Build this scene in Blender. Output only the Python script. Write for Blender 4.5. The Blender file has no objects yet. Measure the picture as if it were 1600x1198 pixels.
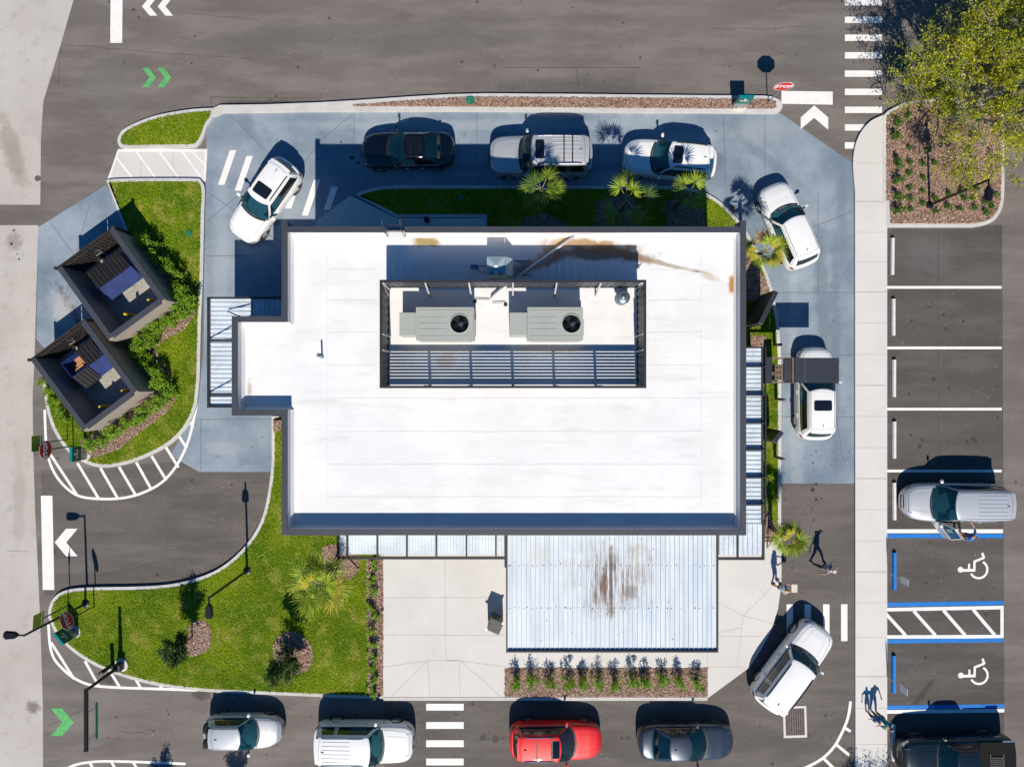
import bpy, bmesh, math, random
import numpy as np
from mathutils import Vector, Matrix, geometry
from mathutils.bvhtree import BVHTree
random.seed(7); np.random.seed(7)
PI = math.pi
scene = bpy.context.scene
COL = scene.collection
H = 36.0; F = 1080.0; G = 30.0          # camera height, focal in photo pixels, ground pixels per metre

def W(px, py, h=0.0):                    # where the point seen at photo pixel px,py stands, given its height
    s = (H - h) / F
    return ((px - 800) * s, -(py - 599) * s)
def WG(px, py):                          # plan coordinate (pixels at ground scale)
    return ((px - 800) / G, -(py - 599) / G)

# ---------------------------------------------------------------- tagging
def tag(o, label=None, cat=None, group=None, kind=None):
    if label: o['label'] = label
    if cat: o['category'] = cat
    if group: o['group'] = group
    if kind: o['kind'] = kind
    return o
def thing(name, label, cat, loc=(0, 0, 0), rz=0.0, group=None):
    o = bpy.data.objects.new(name, None); COL.objects.link(o)
    o.location = loc; o.rotation_euler = (0, 0, rz); o.empty_display_size = .3
    return tag(o, label, cat, group)
KIDS = {}

# ---------------------------------------------------------------- mesh builder
class MB:
    def __init__(s): s.v = []; s.f = []; s.m = []
    def add(s, vs, fs, mi=0):
        b = len(s.v); s.v += [tuple(p) for p in vs]
        for f in fs: s.f.append(tuple(i + b for i in f)); s.m.append(mi)
    def quad(s, a, b, c, d, mi=0): s.add([a, b, c, d], [(0, 1, 2, 3)], mi)
    def box(s, c, d, rz=0, mi=0, M4=None):
        x, y, z = c; a, b, h = d[0] / 2, d[1] / 2, d[2] / 2
        ca, sa = math.cos(rz), math.sin(rz); vs = []
        for k in (-h, h):
            for i, j in ((-a, -b), (a, -b), (a, b), (-a, b)):
                p = Vector((i, j, k))
                if M4 is not None: p = M4 @ p; vs.append((x + p.x, y + p.y, z + p.z))
                else: vs.append((x + i * ca - j * sa, y + i * sa + j * ca, z + k))
        s.add(vs, [(0, 3, 2, 1), (4, 5, 6, 7), (0, 1, 5, 4), (1, 2, 6, 5), (2, 3, 7, 6), (3, 0, 4, 7)], mi)
    def bar(s, p, q, w, h, mi=0):        # rectangular bar from p to q
        p = Vector(p); q = Vector(q); d = (q - p); L = d.length; d.normalize()
        up = Vector((0, 0, 1)) if abs(d.z) < .95 else Vector((1, 0, 0))
        sx = d.cross(up).normalized() * w / 2; uz = sx.cross(d).normalized() * h / 2
        vs = [p - sx - uz, p + sx - uz, p + sx + uz, p - sx + uz, q - sx - uz, q + sx - uz, q + sx + uz, q - sx + uz]
        s.add(vs, [(0, 3, 2, 1), (4, 5, 6, 7), (0, 1, 5, 4), (1, 2, 6, 5), (2, 3, 7, 6), (3, 0, 4, 7)], mi)
    def cyl(s, p, q, r0, r1=None, n=12, mi=0, cap=True):
        if r1 is None: r1 = r0
        p = Vector(p); q = Vector(q); d = (q - p).normalized()
        up = Vector((0, 0, 1)) if abs(d.z) < .95 else Vector((1, 0, 0))
        a = d.cross(up).normalized(); b = d.cross(a).normalized(); vs = []
        for (c, r) in ((p, r0), (q, r1)):
            for i in range(n):
                t = 2 * PI * i / n; vs.append(c + a * r * math.cos(t) + b * r * math.sin(t))
        fs = [(i, (i + 1) % n, n + (i + 1) % n, n + i) for i in range(n)]
        if cap: fs += [tuple(range(n - 1, -1, -1)), tuple(range(n, 2 * n))]
        s.add(vs, fs, mi)
    def tube(s, pts, r, n=8, mi=0):
        for i in range(len(pts) - 1):
            ra = r[i] if isinstance(r, (list, tuple)) else r
            rb = r[i + 1] if isinstance(r, (list, tuple)) else r
            s.cyl(pts[i], pts[i + 1], ra, rb, n, mi, cap=True)
    def lathe(s, prof, n=20, c=(0, 0, 0), mi=0, axis='z'):
        vs = []; k = len(prof)
        for (r, z) in prof:
            for i in range(n):
                t = 2 * PI * i / n; x, y = r * math.cos(t), r * math.sin(t)
                p = (x, y, z) if axis == 'z' else (x, z, y)
                vs.append((c[0] + p[0], c[1] + p[1], c[2] + p[2]))
        fs = []
        for j in range(k - 1):
            for i in range(n):
                a, b = j * n + i, j * n + (i + 1) % n
                fs.append((a, b, b + n, a + n))
        s.add(vs, fs, mi)
    def prism(s, pts, z0, z1, mi=0, bottom=True):
        P = [(p[0], p[1]) for p in pts]
        if sum(P[i][0] * P[(i + 1) % len(P)][1] - P[(i + 1) % len(P)][0] * P[i][1] for i in range(len(P))) < 0: P = P[::-1]
        n = len(P); vs = [(x, y, z0) for x, y in P] + [(x, y, z1) for x, y in P]
        tr = geometry.tessellate_polygon([[Vector((x, y, 0)) for x, y in P]]); fs = []
        for t in tr:
            a, b, c = (P[i] for i in t)
            if (b[0] - a[0]) * (c[1] - a[1]) - (c[0] - a[0]) * (b[1] - a[1]) < 0: t = t[::-1]
            fs.append(tuple(i + n for i in t))
            if bottom: fs.append(tuple(reversed(t)))
        fs += [(i, (i + 1) % n, n + (i + 1) % n, n + i) for i in range(n)]
        s.add(vs, fs, mi)
    def sheet(s, pts, z, mi=0):
        P = [(p[0], p[1]) for p in pts]
        tr = geometry.tessellate_polygon([[Vector((x, y, 0)) for x, y in P]]); fs = []
        for t in tr:
            a, b, c = (P[i] for i in t)
            if (b[0] - a[0]) * (c[1] - a[1]) - (c[0] - a[0]) * (b[1] - a[1]) < 0: t = t[::-1]
            fs.append(tuple(t))
        s.add([(x, y, z) for x, y in P], fs, mi)
    def ribbon(s, pts, w, z, closed=False, mi=0):
        P = [Vector((p[0], p[1])) for p in pts]; n = len(P); L = []; R = []
        for i in range(n):
            a = P[(i - 1) % n] if (closed or i > 0) else P[i]; b = P[(i + 1) % n] if (closed or i < n - 1) else P[i]
            d = (b - a).normalized(); nn = Vector((-d.y, d.x)) * w / 2
            L.append(P[i] + nn); R.append(P[i] - nn)
        for i in range(n if closed else n - 1):
            j = (i + 1) % n
            s.quad((R[i].x, R[i].y, z), (R[j].x, R[j].y, z), (L[j].x, L[j].y, z), (L[i].x, L[i].y, z), mi)
    def build(s, name, mats, parent=None, origin=None, smooth=False, bevel=0, world=False, at=None):
        me = bpy.data.meshes.new(name)
        v = s.v
        off = Vector((0, 0, 0))
        if origin is not None: off = Vector(origin)
        elif world and parent is not None: off = Vector(parent.location)
        if off.length > 0: v = [(a - off.x, b - off.y, c - off.z) for a, b, c in v]
        me.from_pydata(v, [], s.f)
        if not isinstance(mats, (list, tuple)): mats = [mats]
        for m in mats: me.materials.append(m)
        if len(mats) > 1: me.polygons.foreach_set('material_index', s.m)
        if smooth: me.polygons.foreach_set('use_smooth', [True] * len(me.polygons))
        me.update()
        o = bpy.data.objects.new(name, me); COL.objects.link(o)
        if origin is not None: o.location = origin
        if at is not None: o.location = at
        if parent is not None:
            o.parent = parent; KIDS.setdefault(parent.name, []).append(o)
        if bevel:
            b = o.modifiers.new('bevel', 'BEVEL'); b.width = bevel; b.segments = 2; b.limit_method = 'ANGLE'
        return o
def fastmesh(name, V, Fc, mats, parent=None, midx=None, smooth=False):
    V = np.asarray(V, dtype=np.float32); Fc = np.asarray(Fc, dtype=np.int32)
    me = bpy.data.meshes.new(name); k = Fc.shape[1]
    me.vertices.add(len(V)); me.vertices.foreach_set('co', V.ravel())
    me.loops.add(Fc.size); me.loops.foreach_set('vertex_index', Fc.ravel())
    me.polygons.add(len(Fc)); me.polygons.foreach_set('loop_start', np.arange(0, Fc.size, k, dtype=np.int32))
    me.polygons.foreach_set('loop_total', np.full(len(Fc), k, dtype=np.int32))
    for m in (mats if isinstance(mats, (list, tuple)) else [mats]): me.materials.append(m)
    if midx is not None: me.polygons.foreach_set('material_index', np.asarray(midx, dtype=np.int32))
    me.update(calc_edges=True); me.validate()
    o = bpy.data.objects.new(name, me); COL.objects.link(o)
    if parent is not None: o.parent = parent; KIDS.setdefault(parent.name, []).append(o)
    return o

def smooth(pts, closed=False, n=5):      # Catmull-Rom
    P = [Vector((p[0], p[1])) for p in pts]; out = []; m = len(P)
    for i in range(m if closed else m - 1):
        p0 = P[(i - 1) % m] if (closed or i > 0) else P[i]; p1 = P[i]; p2 = P[(i + 1) % m]
        p3 = P[(i + 2) % m] if (closed or i < m - 2) else p2
        for k in range(n):
            t = k / n
            out.append(0.5 * ((2 * p1) + (-p0 + p2) * t + (2 * p0 - 5 * p1 + 4 * p2 - p3) * t * t + (-p0 + 3 * p1 - 3 * p2 + p3) * t ** 3))
    if not closed: out.append(P[-1])
    return [(p.x, p.y) for p in out]
def inset(pts, d):
    P = [Vector((p[0], p[1])) for p in pts]; n = len(P)
    A = sum(P[i].x * P[(i + 1) % n].y - P[(i + 1) % n].x * P[i].y for i in range(n)); sg = 1 if A > 0 else -1
    out = []
    for i in range(n):
        a = (P[i] - P[i - 1]); b = (P[(i + 1) % n] - P[i])
        a = a.normalized() if a.length > 1e-6 else b.normalized(); b = b.normalized() if b.length > 1e-6 else a
        na = Vector((-a.y, a.x)); nb = Vector((-b.y, b.x)); nn = (na + nb)
        if nn.length < 1e-4: nn = na
        nn.normalize(); c = max(.5, nn.dot(na)); out.append(P[i] + nn * sg * d / c)
    return [(p.x, p.y) for p in out]
def PX(pts, h=0): return [W(x, y, h) for x, y in pts]

# ---------------------------------------------------------------- materials
def nd(nt, t, **kw):
    n = nt.nodes.new(t)
    for k, v in kw.items(): setattr(n, k, v)
    return n
def mth(nt, op, a, b=None, c=None):
    n = nd(nt, 'ShaderNodeMath', operation=op)
    for i, x in enumerate((a, b, c)):
        if x is None: continue
        if isinstance(x, (int, float)): n.inputs[i].default_value = x
        else: nt.links.new(x, n.inputs[i])
    return n.outputs[0]
def mixc(nt, fac, a, b, mode='MIX'):
    n = nd(nt, 'ShaderNodeMix', data_type='RGBA', blend_type=mode)
    for sock, x in ((n.inputs[0], fac), (n.inputs[6], a), (n.inputs[7], b)):
        if isinstance(x, (int, float)): sock.default_value = x
        elif isinstance(x, (tuple, list)): sock.default_value = (x[0], x[1], x[2], 1)
        else: nt.links.new(x, sock)
    return n.outputs[2]
def noise(nt, scale, detail=3, rough=.55, vec=None, stretch=None, off=0):
    tc = nd(nt, 'ShaderNodeTexCoord'); v = vec or tc.outputs['Object']
    if stretch or off:
        mp = nd(nt, 'ShaderNodeMapping'); mp.inputs['Scale'].default_value = stretch or (1, 1, 1)
        mp.inputs['Location'].default_value = (off, off * .7, 0); nt.links.new(v, mp.inputs[0]); v = mp.outputs[0]
    n = nd(nt, 'ShaderNodeTexNoise'); n.inputs['Scale'].default_value = scale
    n.inputs['Detail'].default_value = detail; n.inputs['Roughness'].default_value = rough
    nt.links.new(v, n.inputs['Vector']); return n.outputs['Fac']
def ramp(nt, x, a, b, lo=0, hi=1):
    n = nd(nt, 'ShaderNodeMapRange', interpolation_type='SMOOTHSTEP')
    n.inputs[1].default_value = a; n.inputs[2].default_value = b; n.inputs[3].default_value = lo; n.inputs[4].default_value = hi
    nt.links.new(x, n.inputs[0]); return n.outputs[0]
def newmat(name):
    m = bpy.data.materials.new(name); m.use_nodes = True; nt = m.node_tree
    return m, nt, nt.nodes['Principled BSDF']
def setc(nt, sock, c):
    if isinstance(c, (tuple, list)): sock.default_value = (c[0], c[1], c[2], 1)
    else: nt.links.new(c, sock)
def bumpn(nt, b, h, strength=.3, dist=.02):
    n = nd(nt, 'ShaderNodeBump'); n.inputs['Strength'].default_value = strength; n.inputs['Distance'].default_value = dist
    nt.links.new(h, n.inputs['Height']); nt.links.new(n.outputs[0], b.inputs['Normal'])
def M(name, col, rough=.6, metal=0, var=.12, vs=3, coat=0, spec=.5, bump=0, bs=30, island=0, col2=None):
    m, nt, b = newmat(name)
    c = col
    if island:
        g = nd(nt, 'ShaderNodeNewGeometry'); r = g.outputs['Random Per Island']
        c = mixc(nt, r, col, col2 or tuple(x * (1 - island) for x in col))
        n2 = noise(nt, vs, 2); c = mixc(nt, ramp(nt, n2, .35, .65, 0, var), c, tuple(x * .5 for x in col))
    elif var:
        n1 = noise(nt, vs, 4); n2 = noise(nt, vs * 9, 3, off=5)
        f = mth(nt, 'ADD', ramp(nt, n1, .3, .7, 0, .6), ramp(nt, n2, .3, .7, 0, .4))
        c = mixc(nt, f, tuple(min(1, x * (1 + var)) for x in col), col2 or tuple(x * (1 - var) for x in col))
    setc(nt, b.inputs['Base Color'], c)
    b.inputs['Roughness'].default_value = rough; b.inputs['Metallic'].default_value = metal
    b.inputs['Coat Weight'].default_value = coat; b.inputs['Coat Roughness'].default_value = .04
    b.inputs['Specular IOR Level'].default_value = spec
    if bump: bumpn(nt, b, noise(nt, bs, 3, off=3), bump)
    return m
def stains(nt, base, items, z=0):        # items: centre xy, rx, ry, angle, colour, strength, noise scale
    tc = nd(nt, 'ShaderNodeTexCoord'); sp = nd(nt, 'ShaderNodeSeparateXYZ'); nt.links.new(tc.outputs['Object'], sp.inputs[0])
    c = base
    for (cx, cy, rx, ry, an, col, st, ns) in items:
        dx = mth(nt, 'SUBTRACT', sp.outputs[0], cx); dy = mth(nt, 'SUBTRACT', sp.outputs[1], cy)
        ca, sa = math.cos(an), math.sin(an)
        u = mth(nt, 'ADD', mth(nt, 'MULTIPLY', dx, ca / rx), mth(nt, 'MULTIPLY', dy, sa / rx))
        v = mth(nt, 'ADD', mth(nt, 'MULTIPLY', dx, -sa / ry), mth(nt, 'MULTIPLY', dy, ca / ry))
        d = mth(nt, 'SQRT', mth(nt, 'ADD', mth(nt, 'MULTIPLY', u, u), mth(nt, 'MULTIPLY', v, v)))
        nn = noise(nt, ns, 4, .65, off=cx)
        d2 = mth(nt, 'ADD', d, mth(nt, 'MULTIPLY', mth(nt, 'SUBTRACT', nn, .5), 1.5))
        c = mixc(nt, ramp(nt, d2, 1.15, .35, 0, st), c, col)
    return c
SUN_E = 4.8; SKY_S = .040; EXPO = .17
# ---------------------------------------------------------------- ground materials
def asphalt_mat(name, c0, c1, items=()):
    m, nt, b = newmat(name)
    big = noise(nt, .16, 5, .6); mid = noise(nt, .7, 5, .65, stretch=(.3, 1.3, 1), off=3); fine = noise(nt, 28, 3, .7, off=9)
    c = mixc(nt, ramp(nt, big, .3, .7), c0, c1)
    c = mixc(nt, ramp(nt, mid, .38, .68, 0, .8), c, tuple(x * 1.35 for x in c1))
    g = noise(nt, 2.2, 5, .7, off=21)
    c = mixc(nt, ramp(nt, g, .58, .74, 0, .45), c, (.22, .205, .185))
    c = mixc(nt, ramp(nt, noise(nt, 1.1, 5, .7, off=31), .64, .8, 0, .4), c, tuple(x * .55 for x in c0))
    c = mixc(nt, ramp(nt, fine, .35, .7, 0, .6), c, tuple(x * .45 for x in c0)); c = mixc(nt, ramp(nt, noise(nt, 9, 4, .75, off=41), .5, .75, 0, .45), c, tuple(x * .6 for x in c0))
    vo = nd(nt, 'ShaderNodeTexVoronoi'); vo.inputs['Scale'].default_value = .75
    vo.inputs['Randomness'].default_value = 1
    tc = nd(nt, 'ShaderNodeTexCoord'); nt.links.new(tc.outputs['Object'], vo.inputs['Vector'])
    c = mixc(nt, ramp(nt, vo.outputs['Distance'], .085, .04, 0, .7), c, tuple(x * .3 for x in c0))
    v2 = nd(nt, 'ShaderNodeTexVoronoi'); v2.inputs['Scale'].default_value = 2.1
    nt.links.new(tc.outputs['Object'], v2.inputs['Vector'])
    c = mixc(nt, ramp(nt, v2.outputs['Distance'], .06, .03, 0, .6), c, (.32, .28, .2))
    c = stains(nt, c, items)
    setc(nt, b.inputs['Base Color'], c); b.inputs['Roughness'].default_value = .85
    b.inputs['Specular IOR Level'].default_value = .25
    bumpn(nt, b, fine, .4, .01)
    return m
def st(px, py, rx, ry, an=0, col=(.03, .03, .03), s=.8, ns=3, h=0):
    x, y = W(px, py, h); return (x, y, rx, ry, an, col, s, ns)
A_items = [st(940, 1097, 2.4, .35, 0, (.05, .048, .045), .8, 2), st(975, 1108, .9, .6, 0, (.045, .043, .04), .85, 3), st(965, 1125, 1.6, .3, .1, (.22, .2, .18), .6, 2),
           st(754, 1152, .22, .22, 0, (.04, .04, .04), .9, 6), st(774, 1155, .24, .26, 0, (.04, .04, .04), .9, 6), st(981, 1153, .2, .2, 0, (.04, .04, .04), .9, 6),
           st(1514, 683, .35, .12, .6, (.04, .04, .045), .9, 6), st(1270, 770, .25, .9, .05, (.04, .037, .035), .8, 4), st(185, 905, 3.5, .35, 0, (.05, .047, .045), .7, 2),
           st(170, 140, 1.2, 1.6, .5, (.16, .15, .145), .5, 1.2), st(420, 162, 3, .25, 0, (.06, .05, .045), .7, 2), st(315, 1085, .6, .35, 0, (.05, .047, .045), .7, 3),
           st(170, 1062, .5, .3, 0, (.05, .047, .045), .7, 3), st(1440, 420, 1.5, 1.5, 0, (.12, .12, .12), .5, 1.5), st(600, 60, 9, 1.0, .03, (.12, .113, .107), .45, .8),
           st(900, 140, 5, .8, 0, (.065, .06, .056), .5, 1), st(1290, 70, 2.2, 2.2, 0, (.14, .133, .125), .5, 1)]
mAsph = asphalt_mat('asphalt', (.150, .130, .118), (.192, .170, .154), A_items)
mAsphPark = asphalt_mat('asphalt_parking', (.086, .077, .071), (.115, .103, .095),
    [st(1440, 1085, 1.2, .2, .9, (.03, .03, .03), .5, 3), st(1455, 400, 1.8, 1.2, 0, (.14, .14, .14), .4, 1.3), st(1530, 310, .8, 1.5, 0, (.14, .14, .13), .5, 1)])
mAsph2 = asphalt_mat('asphalt_fresh', (.112, .098, .089), (.145, .128, .116))

def concrete_mat(name, c0, c1, dirt, scale=.35, fs=20, stretch=None, dirtf=.5, items=()):
    m, nt, b = newmat(name)
    big = noise(nt, scale, 6, .62, stretch=stretch); fine = noise(nt, fs, 4, .7, off=7); med = noise(nt, scale * 5, 5, .65, off=13, stretch=stretch)
    c = mixc(nt, ramp(nt, big, .3, .7), c0, c1)
    c = mixc(nt, ramp(nt, med, .5, .8, 0, dirtf), c, dirt)
    c = mixc(nt, ramp(nt, fine, .4, .75, 0, .25), c, dirt)
    c = stains(nt, c, items)
    setc(nt, b.inputs['Base Color'], c); b.inputs['Roughness'].default_value = .8; b.inputs['Specular IOR Level'].default_value = .3
    bumpn(nt, b, fine, .2, .006)
    return m
mRoad = concrete_mat('old_road_concrete', (.44, .402, .365), (.52, .485, .445), (.27, .245, .215), .25, 14, None, .55,
    [st(20, 240, .6, 2.2, .3, (.25, .2, .15), .6, 1.5), st(22, 378, .5, .6, 0, (.2, .17, .15), .6, 4), st(52, 1104, .45, .4, 0, (.15, .12, .1), .8, 4), st(30, 780, .4, 3, 0, (.33, .3, .27), .5, 1)])
mWalk = concrete_mat('pale_walk_concrete', (.60, .575, .545), (.655, .635, .605), (.5, .475, .445), .3, 18, None, .25)
mKerb = concrete_mat('kerb_concrete', (.50, .485, .46), (.60, .585, .56), (.36, .345, .33), .8, 22, None, .4)
mBlue = concrete_mat('sealed_drive_concrete', (.155, .205, .262), (.32, .37, .42), (.11, .15, .20), .22, 16, (1, 1, 1), .5,
    [st(720, 196, 11, .35, 0, (.36, .40, .43), .5, 1.2), st(850, 262, 10, .3, 0, (.13, .165, .21), .5, 1.2), st(1305, 560, .35, 8, 0, (.13, .165, .21), .55, 1.2), st(1240, 560, .3, 7, 0, (.36, .40, .43), .45, 1.2), st(1200, 250, 3.2, .4, -.7, (.14, .175, .22), .5, 1.3), st(345, 400, .5, 6, .0, (.36, .40, .43), .45, 1.2), st(405, 240, .5, 3, .4, (.13, .165, .21), .45, 1.2), st(1085, 215, 1.6, .5, 0, (.38, .41, .44), .55, 1.5), st(1245, 720, .45, 3.0, 0, (.32, .35, .38), .55, 1.5), st(1285, 480, .5, 5, .05, (.13, .16, .2), .6, 1.2), st(1200, 205, 2.5, .8, 0, (.32, .35, .38), .5, 1.5), st(110, 480, .25, 1.6, .5, (.03, .03, .035), .75, 5), st(98, 483, .7, 1.2, .3, (.42, .42, .42), .7, 2),
     st(380, 250, 1.6, 1.2, 0, (.33, .36, .4), .5, 1), st(1250, 330, .4, 3, 1.2, (.32, .35, .38), .5, 1.2), st(1110, 250, 1.1, .6, 0, (.12, .13, .15), .5, 1.4), st(355, 700, 1.2, .5, 0, (.35, .38, .4), .6, 1.5), st(1315, 320, .3, 4, 0, (.16, .2, .25), .6, 2)])
mWhitePaint = M('white_road_paint', (.80, .775, .74), .7, var=.10, vs=2.5)
mBluePaint = M('blue_road_paint', (.0, .17, .55), .6, var=.18, vs=3)
mGreenPaint = M('green_road_paint', (.10, .40, .12), .7, var=.2, vs=4)
mJoint = M('pavement_joint', (.42, .40, .38), .9, var=.2, vs=5)  # darker grey of the joints between walk slabs
mJointB = M('drive_joint', (.12, .145, .17), .9, var=.2)
mSoil = concrete_mat('mulch_bed', (.22, .13, .09), (.34, .24, .18), (.07, .04, .03), 3, 26, None, .8)

def grass_mat(name, blades=False):
    m, nt, b = newmat(name)
    big = noise(nt, .35, 4, .6); mid = noise(nt, 1.3, 4, .6, off=4); fine = noise(nt, 26, 3, .7, off=8)
    c = mixc(nt, ramp(nt, big, .35, .65), (.06, .145, .002), (.17, .25, .005))
    c = mixc(nt, ramp(nt, mid, .5, .7, 0, .8), c, (.36, .33, .07)); c = mixc(nt, ramp(nt, noise(nt, 4.5, 4, .7, off=17), .55, .75, 0, .7), c, (.40, .36, .12))
    if blades:
        g = nd(nt, 'ShaderNodeNewGeometry'); c = mixc(nt, mth(nt, 'MULTIPLY', g.outputs['Random Per Island'], .6), c, (.46, .50, .05))
    else: c = mixc(nt, ramp(nt, fine, .4, .6, 0, .8), c, (.03, .07, .003))
    setc(nt, b.inputs['Base Color'], c); b.inputs['Roughness'].default_value = .85; b.inputs['Specular IOR Level'].default_value = .06
    return m
mGrass = grass_mat('grass_turf'); mBlade = grass_mat('grass_blades', True)

def struct(mb, name, mat, kind='structure', **kw):
    o = mb.build(name, mat, **kw); return tag(o, kind=kind)

# ---------------------------------------------------------------- ground sheets
g = MB(); g.quad((-400, -400, 0), (400, -400, 0), (400, 400, 0), (-400, 400, 0)); struct(g, 'ground', mAsph)
rd = MB()
edge = [(140, -300), (115, 0), (95, 70), (68, 158), (64, 215), (63, 320)]
rd.sheet(PX([(-2500, -300)] + edge + [(-2500, 318)]), .004)
rd.sheet(PX([(-2500, 352), (60, 352), (57, 450), (54, 560), (51, 620), (52, 700), (55, 800), (60, 900), (64, 1000), (67, 1100), (68, 1500), (-2500, 1500)]), .004)
struct(rd, 'road', mRoad)
pk = MB(); pk.sheet(PX([(1383, 352), (1566, 352), (1566, 400), (1569, 1000), (1570, 1400), (1383, 1400)]), .003); struct(pk, 'parking_bays', mAsphPark)
lane = MB(); lane.sheet(PX([(1220, 756), (1334, 756), (1334, 1500), (600, 1500), (600, 1090), (790, 1092), (1104, 1092), (1168, 1045), (1200, 990), (1222, 900)]), .003); 
lane.sheet(PX([(64, 735), (300, 720), (440, 735), (440, 870), (300, 920), (70, 930)]), .003)
struct(lane, 'asphalt_lane', mAsph2)
bl = MB()
bl.sheet(PX([(324, 175), (1219, 177), (1331, 254), (1334, 300), (1334, 755), (1205, 755), (1160, 600), (1150, 320), (700, 400), (448, 400), (440, 737), (311, 737), (266, 711), (300, 655), (318, 560), (320, 300)]), .005)
bl.sheet(PX([(166, 289), (60, 355), (57, 530), (75, 550), (60, 570), (150, 600), (260, 480), (215, 370)]), .005)
struct(bl, 'drive_through_lane', mBlue)

# joints in the drive and walks
jb = MB()
for a in [((324, 300), (440, 380)), ((324, 345), (440, 250)), ((360, 180), (440, 260)), ((552, 178), (500, 220)), ((500, 222), (440, 300)), ((553, 178), (553, 300)), ((745, 178), (745, 292)), ((935, 180), (935, 292)), ((1130, 180), (1135, 310)),
          ((1218, 755), (1218, 500)), ((1333, 555), (1212, 553)), ((1333, 457), (1210, 457)), ((1333, 651), (1212, 651)), ((1333, 330), (1180, 390)), ((80, 350), (140, 430)), ((140, 320), (100, 470)), ((300, 655), (440, 655)), ((314, 655), (314, 737)), ((322, 400), (400, 400)), ((1195, 180), (1195, 290)), ((1278, 300), (1278, 456))]:
    jb.ribbon(PX(a), .028, .0075)
struct(jb, 'drive_joint_lines', mJointB)

# raised walks, kerbs, beds
KH = .14
pv = MB()
walkR = smooth([(1334, 300), (1331, 262), (1333, 236), (1341, 212), (1357, 192), (1376, 182)], n=4)
walkR = [(x, y) for x, y in walkR] + [(1384, 182), (1384, 1500), (1335, 1500)]
pv.prism(PX(walkR), 0, KH)
plaza = [(598, 780), (598, 1089), (700, 1091), (790, 1089), (1104, 1089), (1169, 1041), (1186, 1015), (1203, 985), (1214, 950), (1219, 915), (1220, 850), (1190, 845), (1150, 780)]
pv.prism(PX(plaza), 0, KH - .004)
nw = [(497, 345), (520, 328), (548, 307), (560, 312), (620, 342), (756, 342), (756, 410), (470, 410)]
pv.prism(PX(nw), 0, KH)
pv.prism(PX([(1196, 540), (1218, 540), (1218, 603), (1196, 603)]), 0, KH + .02)
struct(pv, 'pavement', mWalk)
# hatched crossing at the north west island: flush ramp
rp = MB(); rp.prism(PX([(186, 233), (325, 233), (322, 284), (168, 281)]), 0, .03); struct(rp, 'crossing_ramp', mWalk)
jw = MB()
ys = [256, 316, 364, 410, 457, 505, 554, 602, 650, 699, 747, 795, 844, 892, 940, 994, 1055, 1104, 1160]
for i, y in enumerate(ys): jw.ribbon(PX([(1336, y), (1383, y)]), .045 if i % 3 == 1 else .02, KH + .003)
jw.ribbon(PX([(1377.5, 180), (1377.5, 318)]), .03, KH + .003)
for a in [((600, 990), (1190, 992)), ((695, 873), (697, 1030)), ((697, 1030), (720, 1030)), ((669, 1030), (612, 1086)), ((669, 1030), (672, 1090)), ((718, 1030), (719, 1091)), ((720, 1030), (783, 1086)), ((600, 1040), (669, 1030)), ((720, 1030), (790, 1040)), ((600, 932), (790, 932)), ((1104, 1040), (1170, 1040)),
          ((1104, 875), (1104, 1089)), ((1122, 940), (1160, 960)), ((1160, 960), (1220, 900)), ((1160, 960), (1150, 1040)), ((1160, 960), (1214, 975)), ((840, 1017), (840, 1042)), ((940, 1017), (940, 1042)), ((1040, 1017), (1040, 1042)), ((669, 1030), (718, 1030)), ((1156, 979), (1105, 990))]:
    jw.ribbon(PX(a), .022, KH - .001)
for a in [((555, 312), (530, 352)), ((588, 330), (572, 352)), ((700, 342), (700, 352))]: jw.ribbon(PX(a), .02, KH + .003)
for a in [((221, 234), (220, 283)), ((272, 234), (271, 283))]: jw.ribbon(PX(a), .02, .033)
struct(jw, 'pavement_joint_lines', mJoint)

# each kerbed island: kerb block + grass or mulch on top
lawn_polys = []; mulch_polys = []
kb = MB(); lw = MB(); mu = MB()
def island(pts, kw=.18, fill='grass', n=5, sm=True, closed_pts=None):
    P = smooth(pts, True, n) if sm else pts
    P = PX(P); kb.prism(P, 0, KH + .01)
    Q = inset(P, kw)
    (lw if fill == 'grass' else mu).prism(Q, KH, KH + .025, bottom=False)
    (lawn_polys if fill == 'grass' else mulch_polys).append((Q, KH + .025))
# north west islet
island([(187, 226), (188, 214), (200, 201), (240, 184), (290, 174), (326, 171), (336, 173), (334, 186), (326, 198), (320, 215), (311, 228), (298, 232), (240, 233), (196, 233)], .17)
# big left island (behind the bin stores)
I2 = [(170, 287), (181, 281), (300, 280), (316, 284), (322, 298), (321, 330)]
I2s = smooth(I2, n=4) + [(319, 430), (316, 500), (314, 590)] + smooth([(310, 630), (297, 662), (270, 692), (230, 714), (190, 727), (155, 729), (118, 713), (92, 682), (77, 645), (70, 600), (69, 575)], n=4)
I2s += [(110, 600), (170, 560), (150, 440), (205, 380)]
island(I2s, .18, sm=False)
# south west lawn
I3 = smooth([(78, 962), (80, 945), (91, 928), (112, 919), (150, 916), (210, 915), (262, 912), (305, 903), (340, 889), (370, 867), (395, 838), (412, 805), (421, 765), (426, 725)], n=4) + [(426, 650), (500, 650), (600, 780), (600, 1089)] + smooth([(540, 1088), (450, 1084), (380, 1081), (310, 1077), (245, 1068), (195, 1055), (150, 1037), (112, 1012), (88, 985)], n=4)
island(I3, .17, sm=False)
# east strip
I4 = [(1219, 850), (1219, 560), (1215, 500), (1206, 455)] + smooth([(1196, 425), (1183, 395), (1165, 362), (1142, 333), (1115, 310), (1085, 297), (1050, 292)], n=4) + [(800, 291), (625, 291)] + smooth([(600, 292), (575, 297), (556, 305)], n=3) + [(600, 330), (620, 341), (756, 341), (757, 400), (800, 400), (1140, 420), (1140, 850)]
island(I4, .18, sm=False)
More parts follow.
